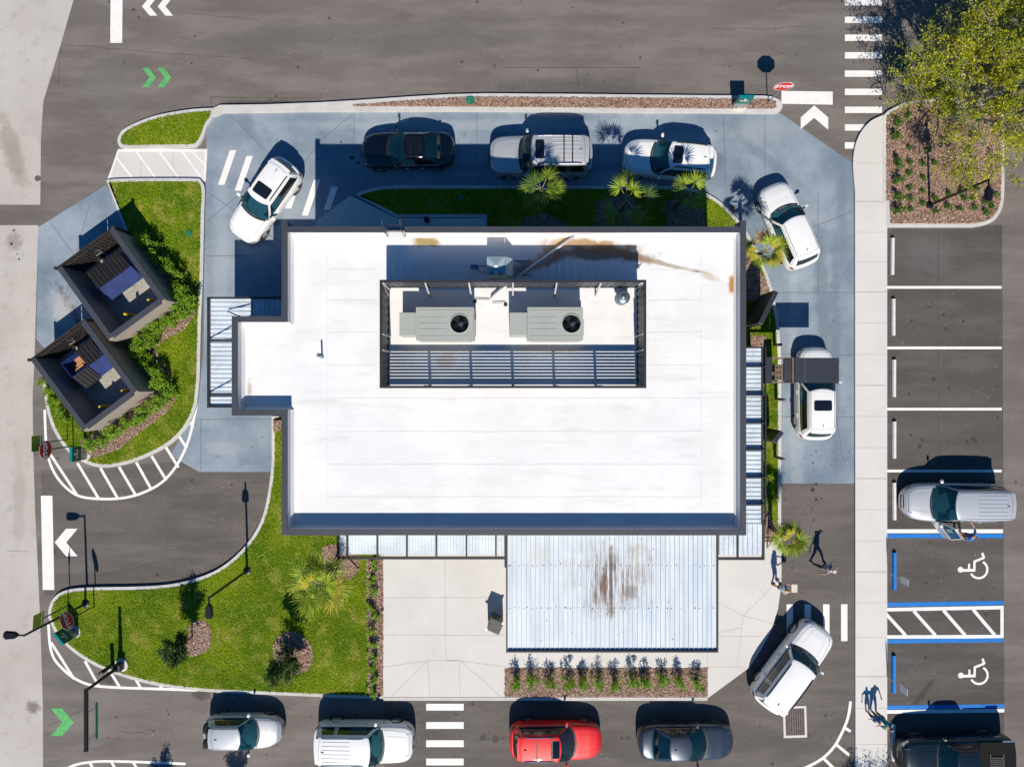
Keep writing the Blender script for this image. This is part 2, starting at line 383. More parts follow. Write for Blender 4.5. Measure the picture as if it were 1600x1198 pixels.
# planter south of patio
mu.prism(PX([(789, 1042), (1104, 1042), (1104, 1086), (789, 1086)]), KH - .02, KH + .012, bottom=False)
mulch_polys.append((PX([(789, 1042), (1104, 1042), (1104, 1086), (789, 1086)]), KH + .012))
kb.prism(PX([(600, 1087), (1104, 1087), (1104, 1092), (600, 1092)]), 0, KH + .012)
# top planter strip
TS = [(330, 173), (345, 166), (420, 165), (500, 162), (553, 159), (640, 153), (700, 149.5), (760, 148), (900, 149), (1100, 151), (1190, 151.5)] + smooth([(1205, 153), (1216, 158), (1221, 167), (1217, 176), (1207, 179)], n=3) + [(1100, 178), (900, 176.5), (700, 175.5), (500, 176), (400, 177), (350, 178), (335, 184), (326, 195)]
kb.prism(PX(TS), 0, KH + .013)
tsm = [(553, 166.5), (600, 163), (660, 158.5), (720, 154.5), (780, 154), (1190, 157.5), (1203, 158), (1210, 163), (1211, 170), (1203, 172), (1100, 171.5), (900, 170), (700, 168.5), (553, 168)]
mu.prism(PX(tsm), KH, KH + .03, bottom=False); mulch_polys.append((PX(tsm), KH + .03))
# north east planter
I5 = [(1377, 184), (1384, 176), (1400, 167), (1425, 158), (1460, 156), (1545, 156), (1560, 162), (1566, 175)] + smooth([(1566, 240), (1566, 300), (1563, 325), (1553, 343), (1538, 352), (1518, 356)], n=4) + [(1383, 356), (1383, 320), (1377, 318)]
island(I5, .19, 'mulch', sm=False)
struct(kb, 'kerb', mKerb); struct(lw, 'lawn', mGrass); struct(mu, 'mulch_bed_ground', mSoil)
# mulch strips and tree rings laid over the lawn
ms = MB()
def mstrip(pts, z=KH + .03, sm=False):
    P = PX(smooth(pts, True, 4) if sm else pts); ms.sheet(P, z); mulch_polys.append((P, z))
mstrip([(574, 873), (599, 873), (599, 1085), (576, 1085)])
mstrip([(300, 975), (316, 966), (329, 976), (333, 995), (328, 1012), (312, 1020), (298, 1022), (292, 1010), (296, 990)], sm=True)
mstrip([(430, 1005), (440, 990), (462, 985), (482, 998), (490, 1020), (485, 1040), (470, 1050), (455, 1050), (440, 1040), (430, 1025)], sm=True)
mstrip([(505, 855), (530, 850), (560, 860), (560, 890), (545, 905), (525, 908), (508, 890)], sm=True)
mstrip([(1150, 470), (1180, 470), (1200, 455), (1195, 440), (1178, 415), (1165, 395), (1150, 395)], z=KH + .031)
mstrip([(1170, 525), (1195, 525), (1196, 545), (1170, 545)], z=KH + .031)
mstrip([(1170, 800), (1200, 800), (1213, 825), (1200, 842), (1170, 840)], z=KH + .031)
mstrip([(428, 655), (442, 655), (440, 673), (430, 673)], z=KH + .031)
mstrip([(815, 345), (850, 335), (885, 350), (885, 400), (815, 400)], z=KH + .031)
mstrip([(930, 318), (980, 305), (1005, 330), (1000, 400), (930, 400)], z=KH + .031)
mstrip([(1040, 318), (1075, 305), (1100, 330), (1100, 400), (1040, 400)], z=KH + .031)
# under the hedge round the bin stores
HB = [(212, 375), (232, 368), (262, 400), (292, 440), (306, 465), (308, 490), (290, 515), (262, 530), (245, 545), (262, 575), (274, 600), (280, 618), (262, 645), (225, 672), (190, 700), (150, 715), (130, 700), (128, 690), (215, 640), (240, 600), (215, 550), (200, 540), (270, 490), (260, 440)]
mstrip(HB, z=KH + .032)
struct(ms, 'mulch_strips', mSoil)

# ---------------------------------------------------------------- painted markings
wp = MB(); bp = MB(); gp = MB(); Z1 = .009
def line(mb, pts, wpx, z=Z1): mb.ribbon(PX(pts), wpx / G, z)
def poly(mb, pts, z=Z1): mb.sheet(PX(pts), z)
poly(wp, [(173, -40), (192, -40), (191, 67.5), (172.5, 67.5)])
def chev(mb, x, y, w, h, t, d=-1):       # chevron pointing left (d=-1) or right
    if d < 0: P = [(x, y), (x + w - t, y - h / 2), (x + w, y - h / 2), (x + t, y), (x + w, y + h / 2), (x + w - t, y + h / 2)]
    else: P = [(x, y), (x - w + t, y - h / 2), (x - w, y - h / 2), (x - t, y), (x - w, y + h / 2), (x - w + t, y + h / 2)]
    poly(mb, P)
chev(wp, 222, 10.5, 24, 29, 12); chev(wp, 246.5, 10.5, 24, 29, 12)
chev(gp, 244, 121.5, 22, 30, 10, 1); chev(gp, 268, 121.5, 22, 30, 10, 1)
chev(gp, 115.5, 1127.5, 36, 43, 18, 1)
chev(wp, 85.5, 847, 36, 43, 18)
poly(wp, [(1272, 165), (1294, 184), (1294, 203), (1272, 184.5), (1251, 202), (1251, 184)])
poly(wp, [(1221, 142.5), (1301, 143.5), (1301, 164), (1221, 162.5)])
poly(wp, [(64, 774), (82, 774), (85, 921), (67, 921)])
for i, y in enumerate([-52, -24, 4, 31.5, 59.5, 87, 115.5, 144, 172, 199.5, 227.5]):
    xr = 1378 if y < 180 else (1352 if y < 210 else 1335)
    poly(wp, [(1320, y - 5), (xr, y - 5), (xr, y + 5), (1320, y + 5)])
for y in (1104, 1132.5, 1161, 1189.5, 1218): poly(wp, [(666, y - 5.3), (724.5, y - 5.3), (724.5, y + 5.3), (666, y + 5.3)])
for x in (1234, 1262, 1291, 1319): poly(wp, [(x - 5, 943.5), (x + 5, 943.5), (x + 5, 1001), (x - 5, 1001)])
for (x, y, hh) in ((355, 262, 27), (381, 271, 27), (459, 300, 26), (486, 309, 28), (517, 310, 18)):
    dx = .34 * hh; poly(wp, [(x + dx - 5, y - hh), (x + dx + 5, y - hh), (x - dx + 5, y + hh), (x - dx - 5, y + hh)], .0095)
# parking bays
for y in (449, 543.5, 639, 735.5): line(wp, [(1384, y), (1565, y)], 4.2)
line(wp, [(1384, 829.5), (1567, 829.5)], 6); line(bp, [(1384, 837), (1567, 837)], 6.5)
line(bp, [(1381, 944.5), (1568, 941.5)], 6.5); line(wp, [(1381, 952), (1568, 948.5)], 5.5)
line(wp, [(1381, 994.5), (1568, 994)], 5.5); line(bp, [(1381, 1001.5), (1568, 999.5)], 6.5); line(wp, [(1565.5, 949), (1565.5, 994)], 5, .0093)
for i in range(4): line(wp, [(1381 + i * 46.5, 955 - i), (1415 + i * 46.5, 992)], 5, .0096)
line(bp, [(1381, 1105), (1569, 1102.5)], 6.5); line(wp, [(1381, 1111.5), (1569, 1109.5)], 5.5)
line(wp, [(1566, 1205), (1384, 1205)], 4.2)
def isa(mb, ox, oy):                     # wheelchair symbol, head to the left
    def T(x, y): return (ox + (x - 1318) / 4, oy + (y - 635) / 4)
    circ = [T(1205 + 18 * math.cos(a), 637 + 18 * math.sin(a)) for a in np.linspace(0, 2 * PI, 17)[:-1]]; poly(mb, circ)
    line(mb, [T(1218, 642), T(1292, 640)], 4.2, .0094); line(mb, [T(1258, 600), T(1258, 642)], 3.2, .0097)
    line(mb, [T(1290, 648), T(1292, 582), ], 3.6, .01); line(mb, [T(1288, 588), T(1352, 562)], 3.6, .0103); line(mb, [T(1352, 566), T(1340, 532)], 3.6, .0106)
    arc = [T(1318 + 54 * math.cos(a), 636 + 54 * math.sin(a)) for a in np.linspace(-1.05, 2.65, 26)]
    line(mb, arc, 3.4, .0109)
isa(wp, 1529, 889); isa(wp, 1529.5, 1054)
# hatched no-drive zones
arc1 = smooth([(70, 640), (71.5, 680), (75, 712), (86, 740), (104, 762), (125, 775), (155, 779), (190, 778), (222, 770), (252, 754), (274, 730), (290, 700), (300, 668), (308, 628)], n=4)
line(wp, arc1, 4)
for a in [((76, 705), (120, 772)), ((121, 723), (154, 778)), ((157, 731), (184, 778)), ((186, 729), (212, 773)), ((213, 722), (237, 765)), ((237, 712), (260, 750)), ((259, 698), (279, 730)), ((279, 680), (292, 700)), ((296, 657), (302, 668))]: line(wp, a, 4.2, .0097)
arc2 = smooth([(76, 975), (78, 1005), (84, 1027), (97, 1043), (115, 1058), (140, 1069), (175, 1073), (230, 1075), (308, 1077.5)], n=4); line(wp, arc2, 4.2)
for a in [((80, 1003), (116, 1060)), ((133, 1032), (154, 1070)), ((173, 1050), (187, 1072)), ((209, 1055), (220, 1074)), ((247, 1064), (253, 1075)), ((283, 1071), (286, 1077))]: line(wp, a, 4.2, .0097)
arc3 = smooth([(100, 1203), (118, 1194), (150, 1189), (200, 1189), (290, 1192.5)], n=4); line(wp, arc3, 4)
for a in [((140, 1190), (152, 1210)), ((174, 1189), (186, 1210)), ((208, 1190), (222, 1212))]: line(wp, a, 4, .0097)
arc4 = smooth([(1329, 1095), (1325, 1120), (1315, 1145), (1303, 1166), (1285, 1184), (1262, 1197), (1245, 1203)], n=4); line(wp, arc4, 4.4)
for a in [((1318, 1135), (1329, 1142)), ((1306, 1162), (1327, 1179)), ((1286, 1183), (1306, 1203))]: line(wp, a, 4.4, .0097)
# crossing hatch on the ramp
for a in [((172, 237), (325, 237)), ]: pass
line(wp, [(186, 236), (323, 236)], 3, .034); line(wp, [(186, 234), (170, 281)], 2.5, .0345); line(wp, [(322, 234), (320, 283)], 2.5, .0345)
for i in range(5): line(wp, [(182 if i == 0 else 178 + i * 36, 246 if i == 0 else 238), (208 + i * 36, 279)] if i < 4 else [(302, 238), (320, 257)], 3, .036)
struct(wp, 'white_markings', mWhitePaint); struct(bp, 'blue_markings', mBluePaint); struct(gp, 'green_markings', mGreenPaint)

# oil drips, scuffs and hairline cracks
random.seed(19); ob = MB(); lb_ = MB()
def blob(mb, px, py, r, z):
    x, y = W(px, py); k = random.randint(7, 11); P = [(x + r * random.uniform(.55, 1.2) * math.cos(2 * PI * i / k), y + r * random.uniform(.55, 1.2) * math.sin(2 * PI * i / k)) for i in range(k)]; mb.sheet(P, z)
for (n, x0, y0, x1, y1, r0, r1) in ((26, 120, 10, 1300, 145, .02, .06), (40, 1400, 370, 1560, 1100, .015, .05), (9, 1400, 370, 1560, 1100, .06, .12), (22, 90, 750, 410, 900, .015, .05), (30, 80, 1085, 1200, 1190, .015, .06), (24, 1225, 770, 1325, 930, .015, .05), (18, 1230, 1090, 1320, 1190, .015, .05)):
    for _ in range(n): blob(ob, random.uniform(x0, x1), random.uniform(y0, y1), random.uniform(r0, r1), .0062)
for (n, x0, y0, x1, y1) in ((46, 335, 185, 1200, 285), (26, 1220, 280, 1328, 540), (22, 1222, 690, 1328, 750), (14, 70, 330, 160, 480), (12, 320, 640, 425, 735)):
    for _ in range(n): blob(ob, random.uniform(x0, x1), random.uniform(y0, y1), random.uniform(.012, .04), .0078)
for (px, py, r) in ((1270, 765, .12), (1275, 780, .1), (1268, 795, .06), (1271, 812, .07), (1283, 778, .05), (1275, 756, .09), (550, 247, .12), (560, 255, .1), (533, 222, .06), (1451, 480, .06), (1455, 472, .05), (1441, 687, .08), (1437, 697, .12), (1520, 686, .14), (1510, 690, .1), (755, 1152, .2), (775, 1155, .22), (763, 1154, .06), (786, 1153, .08), (981, 1153, .15), (1460, 1168, .1), (170, 1152, .05), (240, 1142, .07), (194, 98, .06), (120, 413, .1), (18, 381, .1), (22, 360, .07), (30, 405, .06), (27, 397, .04), (1270, 723, .05), (1275, 705, .05)): blob(ob, px, py, r, .0082)
for _ in range(70): blob(lb_, random.choice([random.uniform(100, 1300), random.uniform(400, 800)]), random.uniform(20, 148), random.uniform(.008, .028), .0064)
for _ in range(50): blob(lb_, random.uniform(1390, 1590), random.uniform(370, 1190), random.uniform(.008, .03), .0064)
for _ in range(60): blob(lb_, random.uniform(80, 1200), random.uniform(1088, 1190), random.uniform(.008, .028), .0064)
for _ in range(30): blob(lb_, random.uniform(90, 410), random.uniform(750, 900), random.uniform(.008, .03), .0064)
def crack(pts, w=.012, z=.0068):
    P = PX(pts); Q = []
    for a, b_ in zip(P, P[1:]):
        for i in range(8): t = i / 8; Q.append((a[0] + (b_[0] - a[0]) * t + random.uniform(-.04, .04), a[1] + (b_[1] - a[1]) * t + random.uniform(-.04, .04)))
    ob.ribbon(Q, w, z)
for c_ in ([(100, 70), (220, 80), (420, 95)], [(186, 13), (300, 22), (420, 33)], [(95, 75), (92, 140)], [(1110, 45), (1200, 45), (1270, 40)], [(150, 900), (250, 880)], [(190, 1143), (240, 1146)], [(75, 1133), (105, 1120), (135, 1106)], [(150, 800), (168, 810)], [(1465, 1060), (1467, 1190)], [(10, 860), (50, 862)], [(140, 1050), (190, 1062)], [(1300, 600), (1320, 740)], [(420, 1130), (430, 1190)]): crack(c_)
mOil = M('oil_drip', (.035, .031, .029), .7, var=.2); mPale = M('pale_grit', (.42, .38, .31), .8, var=.2)
struct(ob, 'oil_spots', mOil); struct(lb_, 'pale_grit', mPale)
# straight paving seams in the tarmac
sb = MB()
for a in [((1466, 360), (1466, 1198)), ((330, 152), (505, 154)), ((330, 152), (330, 165)), ((900, 105), (905, 148)), ((790, 106), (1000, 106))]: sb.ribbon(PX(a), .03, .0058)
struct(sb, 'tarmac_seams', M('tarmac_seam', (.07, .062, .056), .85, var=.3, vs=2))

# ---------------------------------------------------------------- grass blades and mulch chips (uncountable)
def pip(P, xs, ys):
    c = np.zeros(len(xs), bool); n = len(P)
    for i in range(n):
        x1, y1 = P[i]; x2, y2 = P[(i + 1) % n]
        if y1 == y2: continue
        k = ((y1 > ys) != (y2 > ys)) & (xs < (x2 - x1) * (ys - y1) / (y2 - y1) + x1); c ^= k
    return c
def sample(P, dens):
    A = np.array(P); lo = A.min(0); hi = A.max(0); n = int((hi[0] - lo[0]) * (hi[1] - lo[1]) * dens)
    x = np.random.uniform(lo[0], hi[0], n); y = np.random.uniform(lo[1], hi[1], n); k = pip(P, x, y)
    k &= (np.abs(x) < 27.5) & (np.abs(y) < 20.8); k &= ~((np.abs(x + .1) < 10.6) & (np.abs(y) < 6.5))
    return x[k], y[k]
V = []; 
for P, z in lawn_polys:
    x, y = sample(P, 420)
    ex = pip(mulch_polys[0][0], x, y)
    for Q, _ in mulch_polys: ex |= pip(Q, x, y)
    x = x[~ex]; y = y[~ex]; n = len(x)
    a = np.random.uniform(0, 2 * PI, n); w = np.random.uniform(.011, .024, n); L = np.random.uniform(.05, .13, n); hh = np.random.uniform(.02, .08, n)
    b0 = np.stack([x - np.sin(a) * w, y + np.cos(a) * w, np.full(n, z - .01)], 1); b1 = np.stack([x + np.sin(a) * w, y - np.cos(a) * w, np.full(n, z - .01)], 1)
    t = np.stack([x + np.cos(a) * L, y + np.sin(a) * L, z + hh], 1)
    V.append(np.stack([b0, b1, t], 1).reshape(-1, 3))
V = np.concatenate(V); fastmesh('grass', V, np.arange(len(V)).reshape(-1, 3), mBlade)
tag(bpy.data.objects['grass'], 'short green and straw-flecked grass covering the kerbed lawns', 'grass', kind='stuff')
mChip = M('mulch_chips', (.40, .235, .155), .8, island=.7, var=.2, col2=(.07, .03, .022))
mChip2 = M('mulch_chips_pale', (.54, .41, .33), .8, island=.5, var=.1, col2=(.27, .16, .11))
V = []; 
for P, z in mulch_polys:
    x, y = sample(P, 560); n = len(x)
    if not n: continue
    a = np.random.uniform(0, 2 * PI, n); L = np.random.uniform(.02, .065, n); w = np.random.uniform(.01, .025, n); zz = z + np.random.uniform(.005, .04, n)
    tz = np.random.uniform(-.02, .02, n)
    ux, uy = np.cos(a), np.sin(a); q = []
    for s1, s2 in ((-1, -1), (1, -1), (1, 1), (-1, 1)): q.append(np.stack([x + ux * L * s1 - uy * w * s2, y + uy * L * s1 + ux * w * s2, zz + tz * s1], 1))
    V.append(np.stack(q, 1).reshape(-1, 3))
V = np.concatenate(V); nq = len(V) // 4
o = fastmesh('mulch_chips', V, np.arange(len(V)).reshape(-1, 4), [mChip, mChip2], midx=(np.random.rand(nq) < .5).astype(int))
tag(o, 'reddish brown bark chips covering the planting beds and tree rings', 'mulch', kind='stuff')
# ---------------------------------------------------------------- building
HB_ = 5.83; HR = 5.2
mCap = M('dark_coping', (.05, .055, .068), .45, var=.1, vs=1.2)
mCapG = M('dark_steel', (.022, .024, .03), .5, var=.2)
mLining = M('white_parapet_lining', (.66, .66, .66), .7, var=.05)
mWall = M('stucco_wall', (.32, .29, .25), .8, var=.08, bump=.1)
mGlassB = M('window_glass', (.02, .03, .035), .05, var=0)
mFrameB = M('bronze_window_frame', (.03, .027, .025), .4, var=.1)
# roof membrane
m, nt, b = newmat('white_roof_membrane')
n1 = noise(nt, .5, 5, .6); n2 = noise(nt, 1.2, 5, .65, stretch=(.3, 1.6, 1), off=4)
c = mixc(nt, ramp(nt, n1, .3, .7), (.73, .725, .72), (.80, .795, .79))
c = mixc(nt, ramp(nt, n2, .5, .75, 0, .5), c, (.60, .585, .565)); c = mixc(nt, ramp(nt, noise(nt, 14, 3, .7, off=31, stretch=(.25, 2, 1)), .55, .75, 0, .3), c, (.6, .59, .575))
c = mixc(nt, ramp(nt, noise(nt, 5, 5, .75, off=2), .68, .8, 0, .35), c, (.55, .52, .48))
RU = (.16, .075, .02); RD = (.07, .035, .02)
c = stains(nt, c, [st(930, 384, 2.5, .36, -.08, (.36, .19, .05), .85, 2.0, HR), st(870, 384, 1.1, .3, .45, (.5, .3, .1), .8, 2.2, HR), st(930, 397, 2.6, .34, -.05, (.13, .07, .035), .85, 1.8, HR), st(845, 409, 1.5, .34, .35, (.3, .14, .06), .8, 2, HR),
    st(975, 396, 1.7, .26, -.28, (.22, .11, .045), .85, 2.0, HR), st(1030, 410, 1.2, .13, -.25, (.3, .22, .12), .75, 2.4, HR), st(1070, 420, 1.2, .09, -.2, (.4, .32, .22), .6, 2.4, HR), st(1090, 424, .3, .06, -.15, (.2, .14, .1), .7, 3, HR),
    st(669, 378, .85, .3, 0, (.30, .20, .035), .9, 2.6, HR), st(1144, 444, .2, .62, 0, (.42, .17, .02), .95, 2.6, HR), st(1110, 432, .5, .2, -.4, (.5, .4, .3), .6, 3, HR),
    st(700, 545, 3, .18, 0, (.6, .42, .3), .5, 1.5, HR), st(855, 545, 3, .2, 0, (.55, .38, .22), .6, 1.5, HR), st(697, 563, .5, .5, 0, (.6, .42, .28), .5, 1.5, HR), st(390, 606, .14, .5, 0, (.3, .22, .15), .6, 4, HR), st(385, 637, .1, .15, 0, (.2, .15, .1), .8, 4, HR),
    st(1148, 812, .1, .25, 0, (.35, .17, .02), .95, 3, HR)])
setc(nt, b.inputs['Base Color'], c); b.inputs['Roughness'].default_value = .55; b.inputs['Specular IOR Level'].default_value = .35
bumpn(nt, b, noise(nt, 1.6, 4, .6, stretch=(.35, 1.5, 1), off=8), .25, .04); mRoof = m
mSeam = M('membrane_seam', (.63, .625, .62), .6, var=.15)

rest = thing('restaurant', 'single-storey drive-through restaurant with white flat roof, dark coping and metal canopies', 'building', (0, 0, 0))
def x_(p, h=HB_): return W(p, 599, h)[0]
def y_(p, h=HB_): return W(800, p, h)[1]
X0, X1, XA = x_(440), x_(1166), x_(362); Y0, Y1 = y_(836), y_(354); YA0, YA1 = y_(649), y_(494); TW = .255
# walls: plan outline
outl = [(X0, Y0), (X1, Y0), (X1, Y1), (X0, Y1), (X0, YA1), (XA, YA1), (XA, YA0), (X0, YA0)]
gx0, gx1 = W(600, 0, HB_)[0], W(632, 0, HB_)[0]           # ladder gap in the north parapet
def seg_list():
    return [((X0, Y0), (X1, Y0)), ((X1, Y0), (X1, Y1 + .26)), ((X1, Y1), (gx1, Y1)), ((gx0, Y1), (X0, Y1)), ((X0, Y1 + .26), (X0, YA1)), ((X0, YA1), (XA, YA1)), ((XA, YA1), (XA, YA0)), ((XA, YA0), (X0, YA0)), ((X0, YA0), (X0, Y0))]
wl = MB(); body = inset(outl, .04)
wl.prism(body, 0, HR - .02); wl.build('wall', mWall, rest)
rf = MB(); rf.sheet(inset(outl, .1), HR); rf.build('roof', mRoof, rest)
def rect_ring(mb, z0, z1, w, out=0):
    # boxes butted end to end around the outline, inner side only
    e = out
    mb.box(((X0 + X1) / 2, Y0 + w / 2 - e / 2, (z0 + z1) / 2), (X1 - X0 + 2 * e, w + e, z1 - z0))
    mb.box((X1 - w / 2 + e / 2, (Y0 + w + Y1 + .27) / 2, (z0 + z1) / 2), (w + e, Y1 + .27 - Y0 - w, z1 - z0))
    mb.box(((gx1 + X1 - w) / 2, Y1 - w / 2, (z0 + z1) / 2), (X1 - w - gx1, w, z1 - z0))
    mb.box(((X0 + w + gx0) / 2, Y1 - w / 2, (z0 + z1) / 2), (gx0 - X0 - w, w, z1 - z0))
    mb.box((X0 + w / 2, (YA1 + Y1 + .27) / 2, (z0 + z1) / 2), (w, Y1 + .27 - YA1, z1 - z0))
    mb.box(((XA + X0 + w) / 2, YA1 - w / 2, (z0 + z1) / 2), (X0 + w - XA, w, z1 - z0))
    mb.box((XA + w / 2, (YA0 + YA1) / 2, (z0 + z1) / 2), (w, YA1 - YA0 - 2 * w, z1 - z0))
    mb.box(((XA + X0 + w) / 2, YA0 + w / 2, (z0 + z1) / 2), (X0 + w - XA, w, z1 - z0))
    mb.box((X0 + w / 2, (Y0 + w + YA0) / 2, (z0 + z1) / 2), (w, YA0 - Y0 - w, z1 - z0))
pp = MB(); rect_ring(pp, HR - .3, HB_ - .06, TW - .03); pp.build('parapet', mWall, rest)
cp = MB(); rect_ring(cp, HB_ - .06, HB_, TW); cp.build('coping', mCap, rest)
# white lining on the inner faces, with a sloped cant at the foot
li = MB()
def lining(a, b, nx, ny):
    e = .012; t = TW - .03
    A = (a[0] + nx * (t + e), a[1] + ny * (t + e)); B = (b[0] + nx * (t + e), b[1] + ny * (t + e))
    C_ = (A[0] + nx * .12, A[1] + ny * .12); D = (B[0] + nx * .12, B[1] + ny * .12)
    z = HB_ - .065
    li.quad((A[0], A[1], HR + .16), (B[0], B[1], HR + .16), (B[0], B[1], z), (A[0], A[1], z)); li.quad((C_[0], C_[1], HR + .004), (D[0], D[1], HR + .004), (B[0], B[1], HR + .16), (A[0], A[1], HR + .16))
lining((X0 + .25, Y0), (X1 - .25, Y0), 0, 1); lining((X1, Y0 + .25), (X1, Y1 - .25), -1, 0); lining((X1 - .25, Y1), (gx1, Y1), 0, -1); lining((gx0, Y1), (X0 + .25, Y1), 0, -1)
lining((X0, Y1 - .25), (X0, YA1 - .25), 1, 0); lining((X0 + .25, YA1), (XA + .25, YA1), 0, -1); lining((XA, YA1 - .25), (XA, YA0 + .25), 1, 0); lining((XA + .25, YA0), (X0 + .25, YA0), 0, 1); lining((X0, YA0 + .25), (X0, Y0 + .25), 1, 0)
li.build('parapet_lining', mLining, rest)
# roof seams and wrinkles
sm_ = MB(); random.seed(3)
def wseam(xa, xb, y, amp=.012, w=.022, z=HR + .004):
    n = 60; P = []
    for i in range(n + 1):
        t = i / n; P.append((xa + (xb - xa) * t, y + amp * math.sin(t * 17 + y) + amp * .6 * math.sin(t * 41 + y * 3)))
    sm_.ribbon(P, w, z)
for py in (622, 674, 725, 776): wseam(W(512, 0, HR)[0], W(1095, 0, HR)[0], W(0, py, HR)[1])
for py in (421, 469, 519, 570): wseam(W(512, 0, HR)[0], W(588, 0, HR)[0], W(0, py, HR)[1]); wseam(W(1013, 0, HR)[0], W(1095, 0, HR)[0], W(0, py, HR)[1])
for px in (511, 1096): sm_.ribbon([W(px, 400, HR), W(px, 790, HR)], .015, HR + .005)
sm_.build('membrane_seams', mSeam, rest)
# roof ladder rails in the parapet gap
lad = thing('roof_ladder', 'dark steel roof-access ladder rails in the gap of the north parapet', 'ladder', (W(616, 358, HB_)[0], Y1, 0))
lm = MB(); ly = Y1
for px in (gx0 + .06, gx1 - .06):
    lm.tube([(px, ly + .16, .3), (px, ly + .16, 6.5), (px, ly + .1, 6.7), (px, ly - .12, 6.6), (px, ly - .3, 6.2), (px, ly - .32, HR + .02)], .016, 6)
lm.build('side_rail', mCapG, lad, world=True)
lr = MB()
for i in range(18): lr.cyl((gx0 + .07, ly + .16, .4 + i * .3), (gx1 - .07, ly + .16, .4 + i * .3), .014, n=6)
lr.build('rungs', mCapG, lad, world=True)

# windows and doors on the walls
def window(xc, yc, ang, w, z0, z1, name='window'):
    ca, sa = math.cos(ang), math.sin(ang)     # ang = direction of outward normal
    fr = MB(); gl = MB(); f = .07
    def P(u, d, z): return (xc + ca * d - sa * u, yc + sa * d + ca * u, z)
    zc = (z0 + z1) / 2
    for (u, z, du, dz) in ((0, z0 + f / 2, w, f), (0, z1 - f / 2, w, f), (-w / 2 + f / 2, zc, f, z1 - z0 - 2 * f), (w / 2 - f / 2, zc, f, z1 - z0 - 2 * f), (0, zc, f * .7, z1 - z0 - 2 * f)):
        fr.box(P(u, 0, z), (.1, du, dz), ang)
    o = fr.build(name, mFrameB, rest)
    gl.box(P(0, -.01, zc), (.02, w - 2 * f, z1 - z0 - 2 * f), ang); gl.build('pane', mGlassB, o)
wx0, wx1, wy0, wy1 = X0 + .04, X1 - .04, Y0 + .04, Y1 - .04
for x in (-8.2, -6.2, -4.2, -2.2): window(x, wy0, -PI / 2, 1.8, .6, 3.0)
window(1.0, wy0, -PI / 2, 1.9, .15, 2.6, 'door'); window(4.0, wy0, -PI / 2, 2.2, .6, 3.0); window(7.0, wy0, -PI / 2, 2.2, .6, 3.0)
for y in (-4.5, -2.0, .5): window(wx1, y, 0, 2.0, .6, 3.0)
window(wx0 - .0, -4, PI, 1.6, .9, 2.6); window(XA + .04, .9, PI, 1.3, 1.0, 2.4, 'service_window'); window(-5.5, wy1, PI / 2, 1.1, .15, 2.4, 'door')

# ---- canopies (parts of the building)
mCorr = M('galvanised_canopy', (.60, .67, .74), .5, metal=.0, var=.16, vs=1.0)
m, nt, b = newmat('weathered_patio_canopy')
n1 = noise(nt, 1.2, 5, .6, stretch=(2.5, .25, 1)); n2 = noise(nt, .6, 4, .6, off=5)
c = mixc(nt, ramp(nt, n1, .3, .7), (.62, .69, .76), (.50, .57, .65)); c = mixc(nt, ramp(nt, n2, .4, .7, 0, .5), c, (.66, .69, .69))
HC = 3.4
sx, sy = W(951, 915, HC); 
stk = ramp(nt, noise(nt, 1.0, 4, .7, stretch=(9, .5, 1), off=3), .38, .6); stk2 = ramp(nt, noise(nt, 1.0, 4, .7, stretch=(6, .35, 1), off=11), .45, .6)
b1 = mixc(nt, stk, c, (.14, .075, .04)); b2 = mixc(nt, stk2, c, (.30, .24, .19))
c = stains(nt, c, [(sx + .1, sy + .4, 2.3, 2.2, 0, b2, .75, 1.5), (sx, sy + .1, 1.25, 1.7, 0, b1, .95, 2), (sx + .1, sy + .2, .13, 2.0, 0, (.10, .055, .03), .85, 3), (sx - .25, sy + .1, .1, 1.1, 0, (.12, .06, .035), .8, 3),
   W(845, 865, HC) + (.6, .8, 0, (.45, .43, .4), .3, 2), W(985, 925, HC) + (.4, .4, 0, (.15, .1, .07), .6, 4)])
setc(nt, b.inputs['Base Color'], c); b.inputs['Roughness'].default_value = .42; b.inputs['Metallic'].default_value = .0; mPatio = m
mSeamD = M('canopy_seam', (.09, .12, .16), .6, var=.1); mScrew = M('rust_screw', (.05, .035, .03), .7, var=.1)  # dark groove strips between canopy panels; rusty screw heads
def canopy(xa, xb, ya, yb, z, along, pitch, mat, nbeams=0, name='canopy', extra=None):
    """ribbed panel; along='y': ribs run in y"""
    pn = MB(); n = max(1, int(round(((xb - xa) if along == 'y' else (yb - ya)) / pitch))); L = (xb - xa) if along == 'y' else (yb - ya); p = L / n
    for i in range(n):
        a = i * p; rib = .035
        u0, u1 = a + .006, a + p - .006
        if along == 'y':
            pn.box((xa + (u0 + u1) / 2, (ya + yb) / 2, z), (u1 - u0, yb - ya, .03)); pn.box((xa + u0 + rib / 2, (ya + yb) / 2, z + .03), (rib, yb - ya - .01, .032))
            pn.box((xa + a, (ya + yb) / 2, z - .012), (.016, yb - ya - .02, .03), mi=1)
        else:
            pn.box(((xa + xb) / 2, ya + (u0 + u1) / 2, z), (xb - xa, u1 - u0, .03)); pn.box(((xa + xb) / 2, ya + u0 + rib / 2, z + .03), (xb - xa - .01, rib, .032))
            pn.box(((xa + xb) / 2, ya + a, z - .012), (xb - xa - .02, .016, .03), mi=1)
    if extra: extra(pn)
    return pn.build(name, [mat, mSeamD, mScrew], rest)
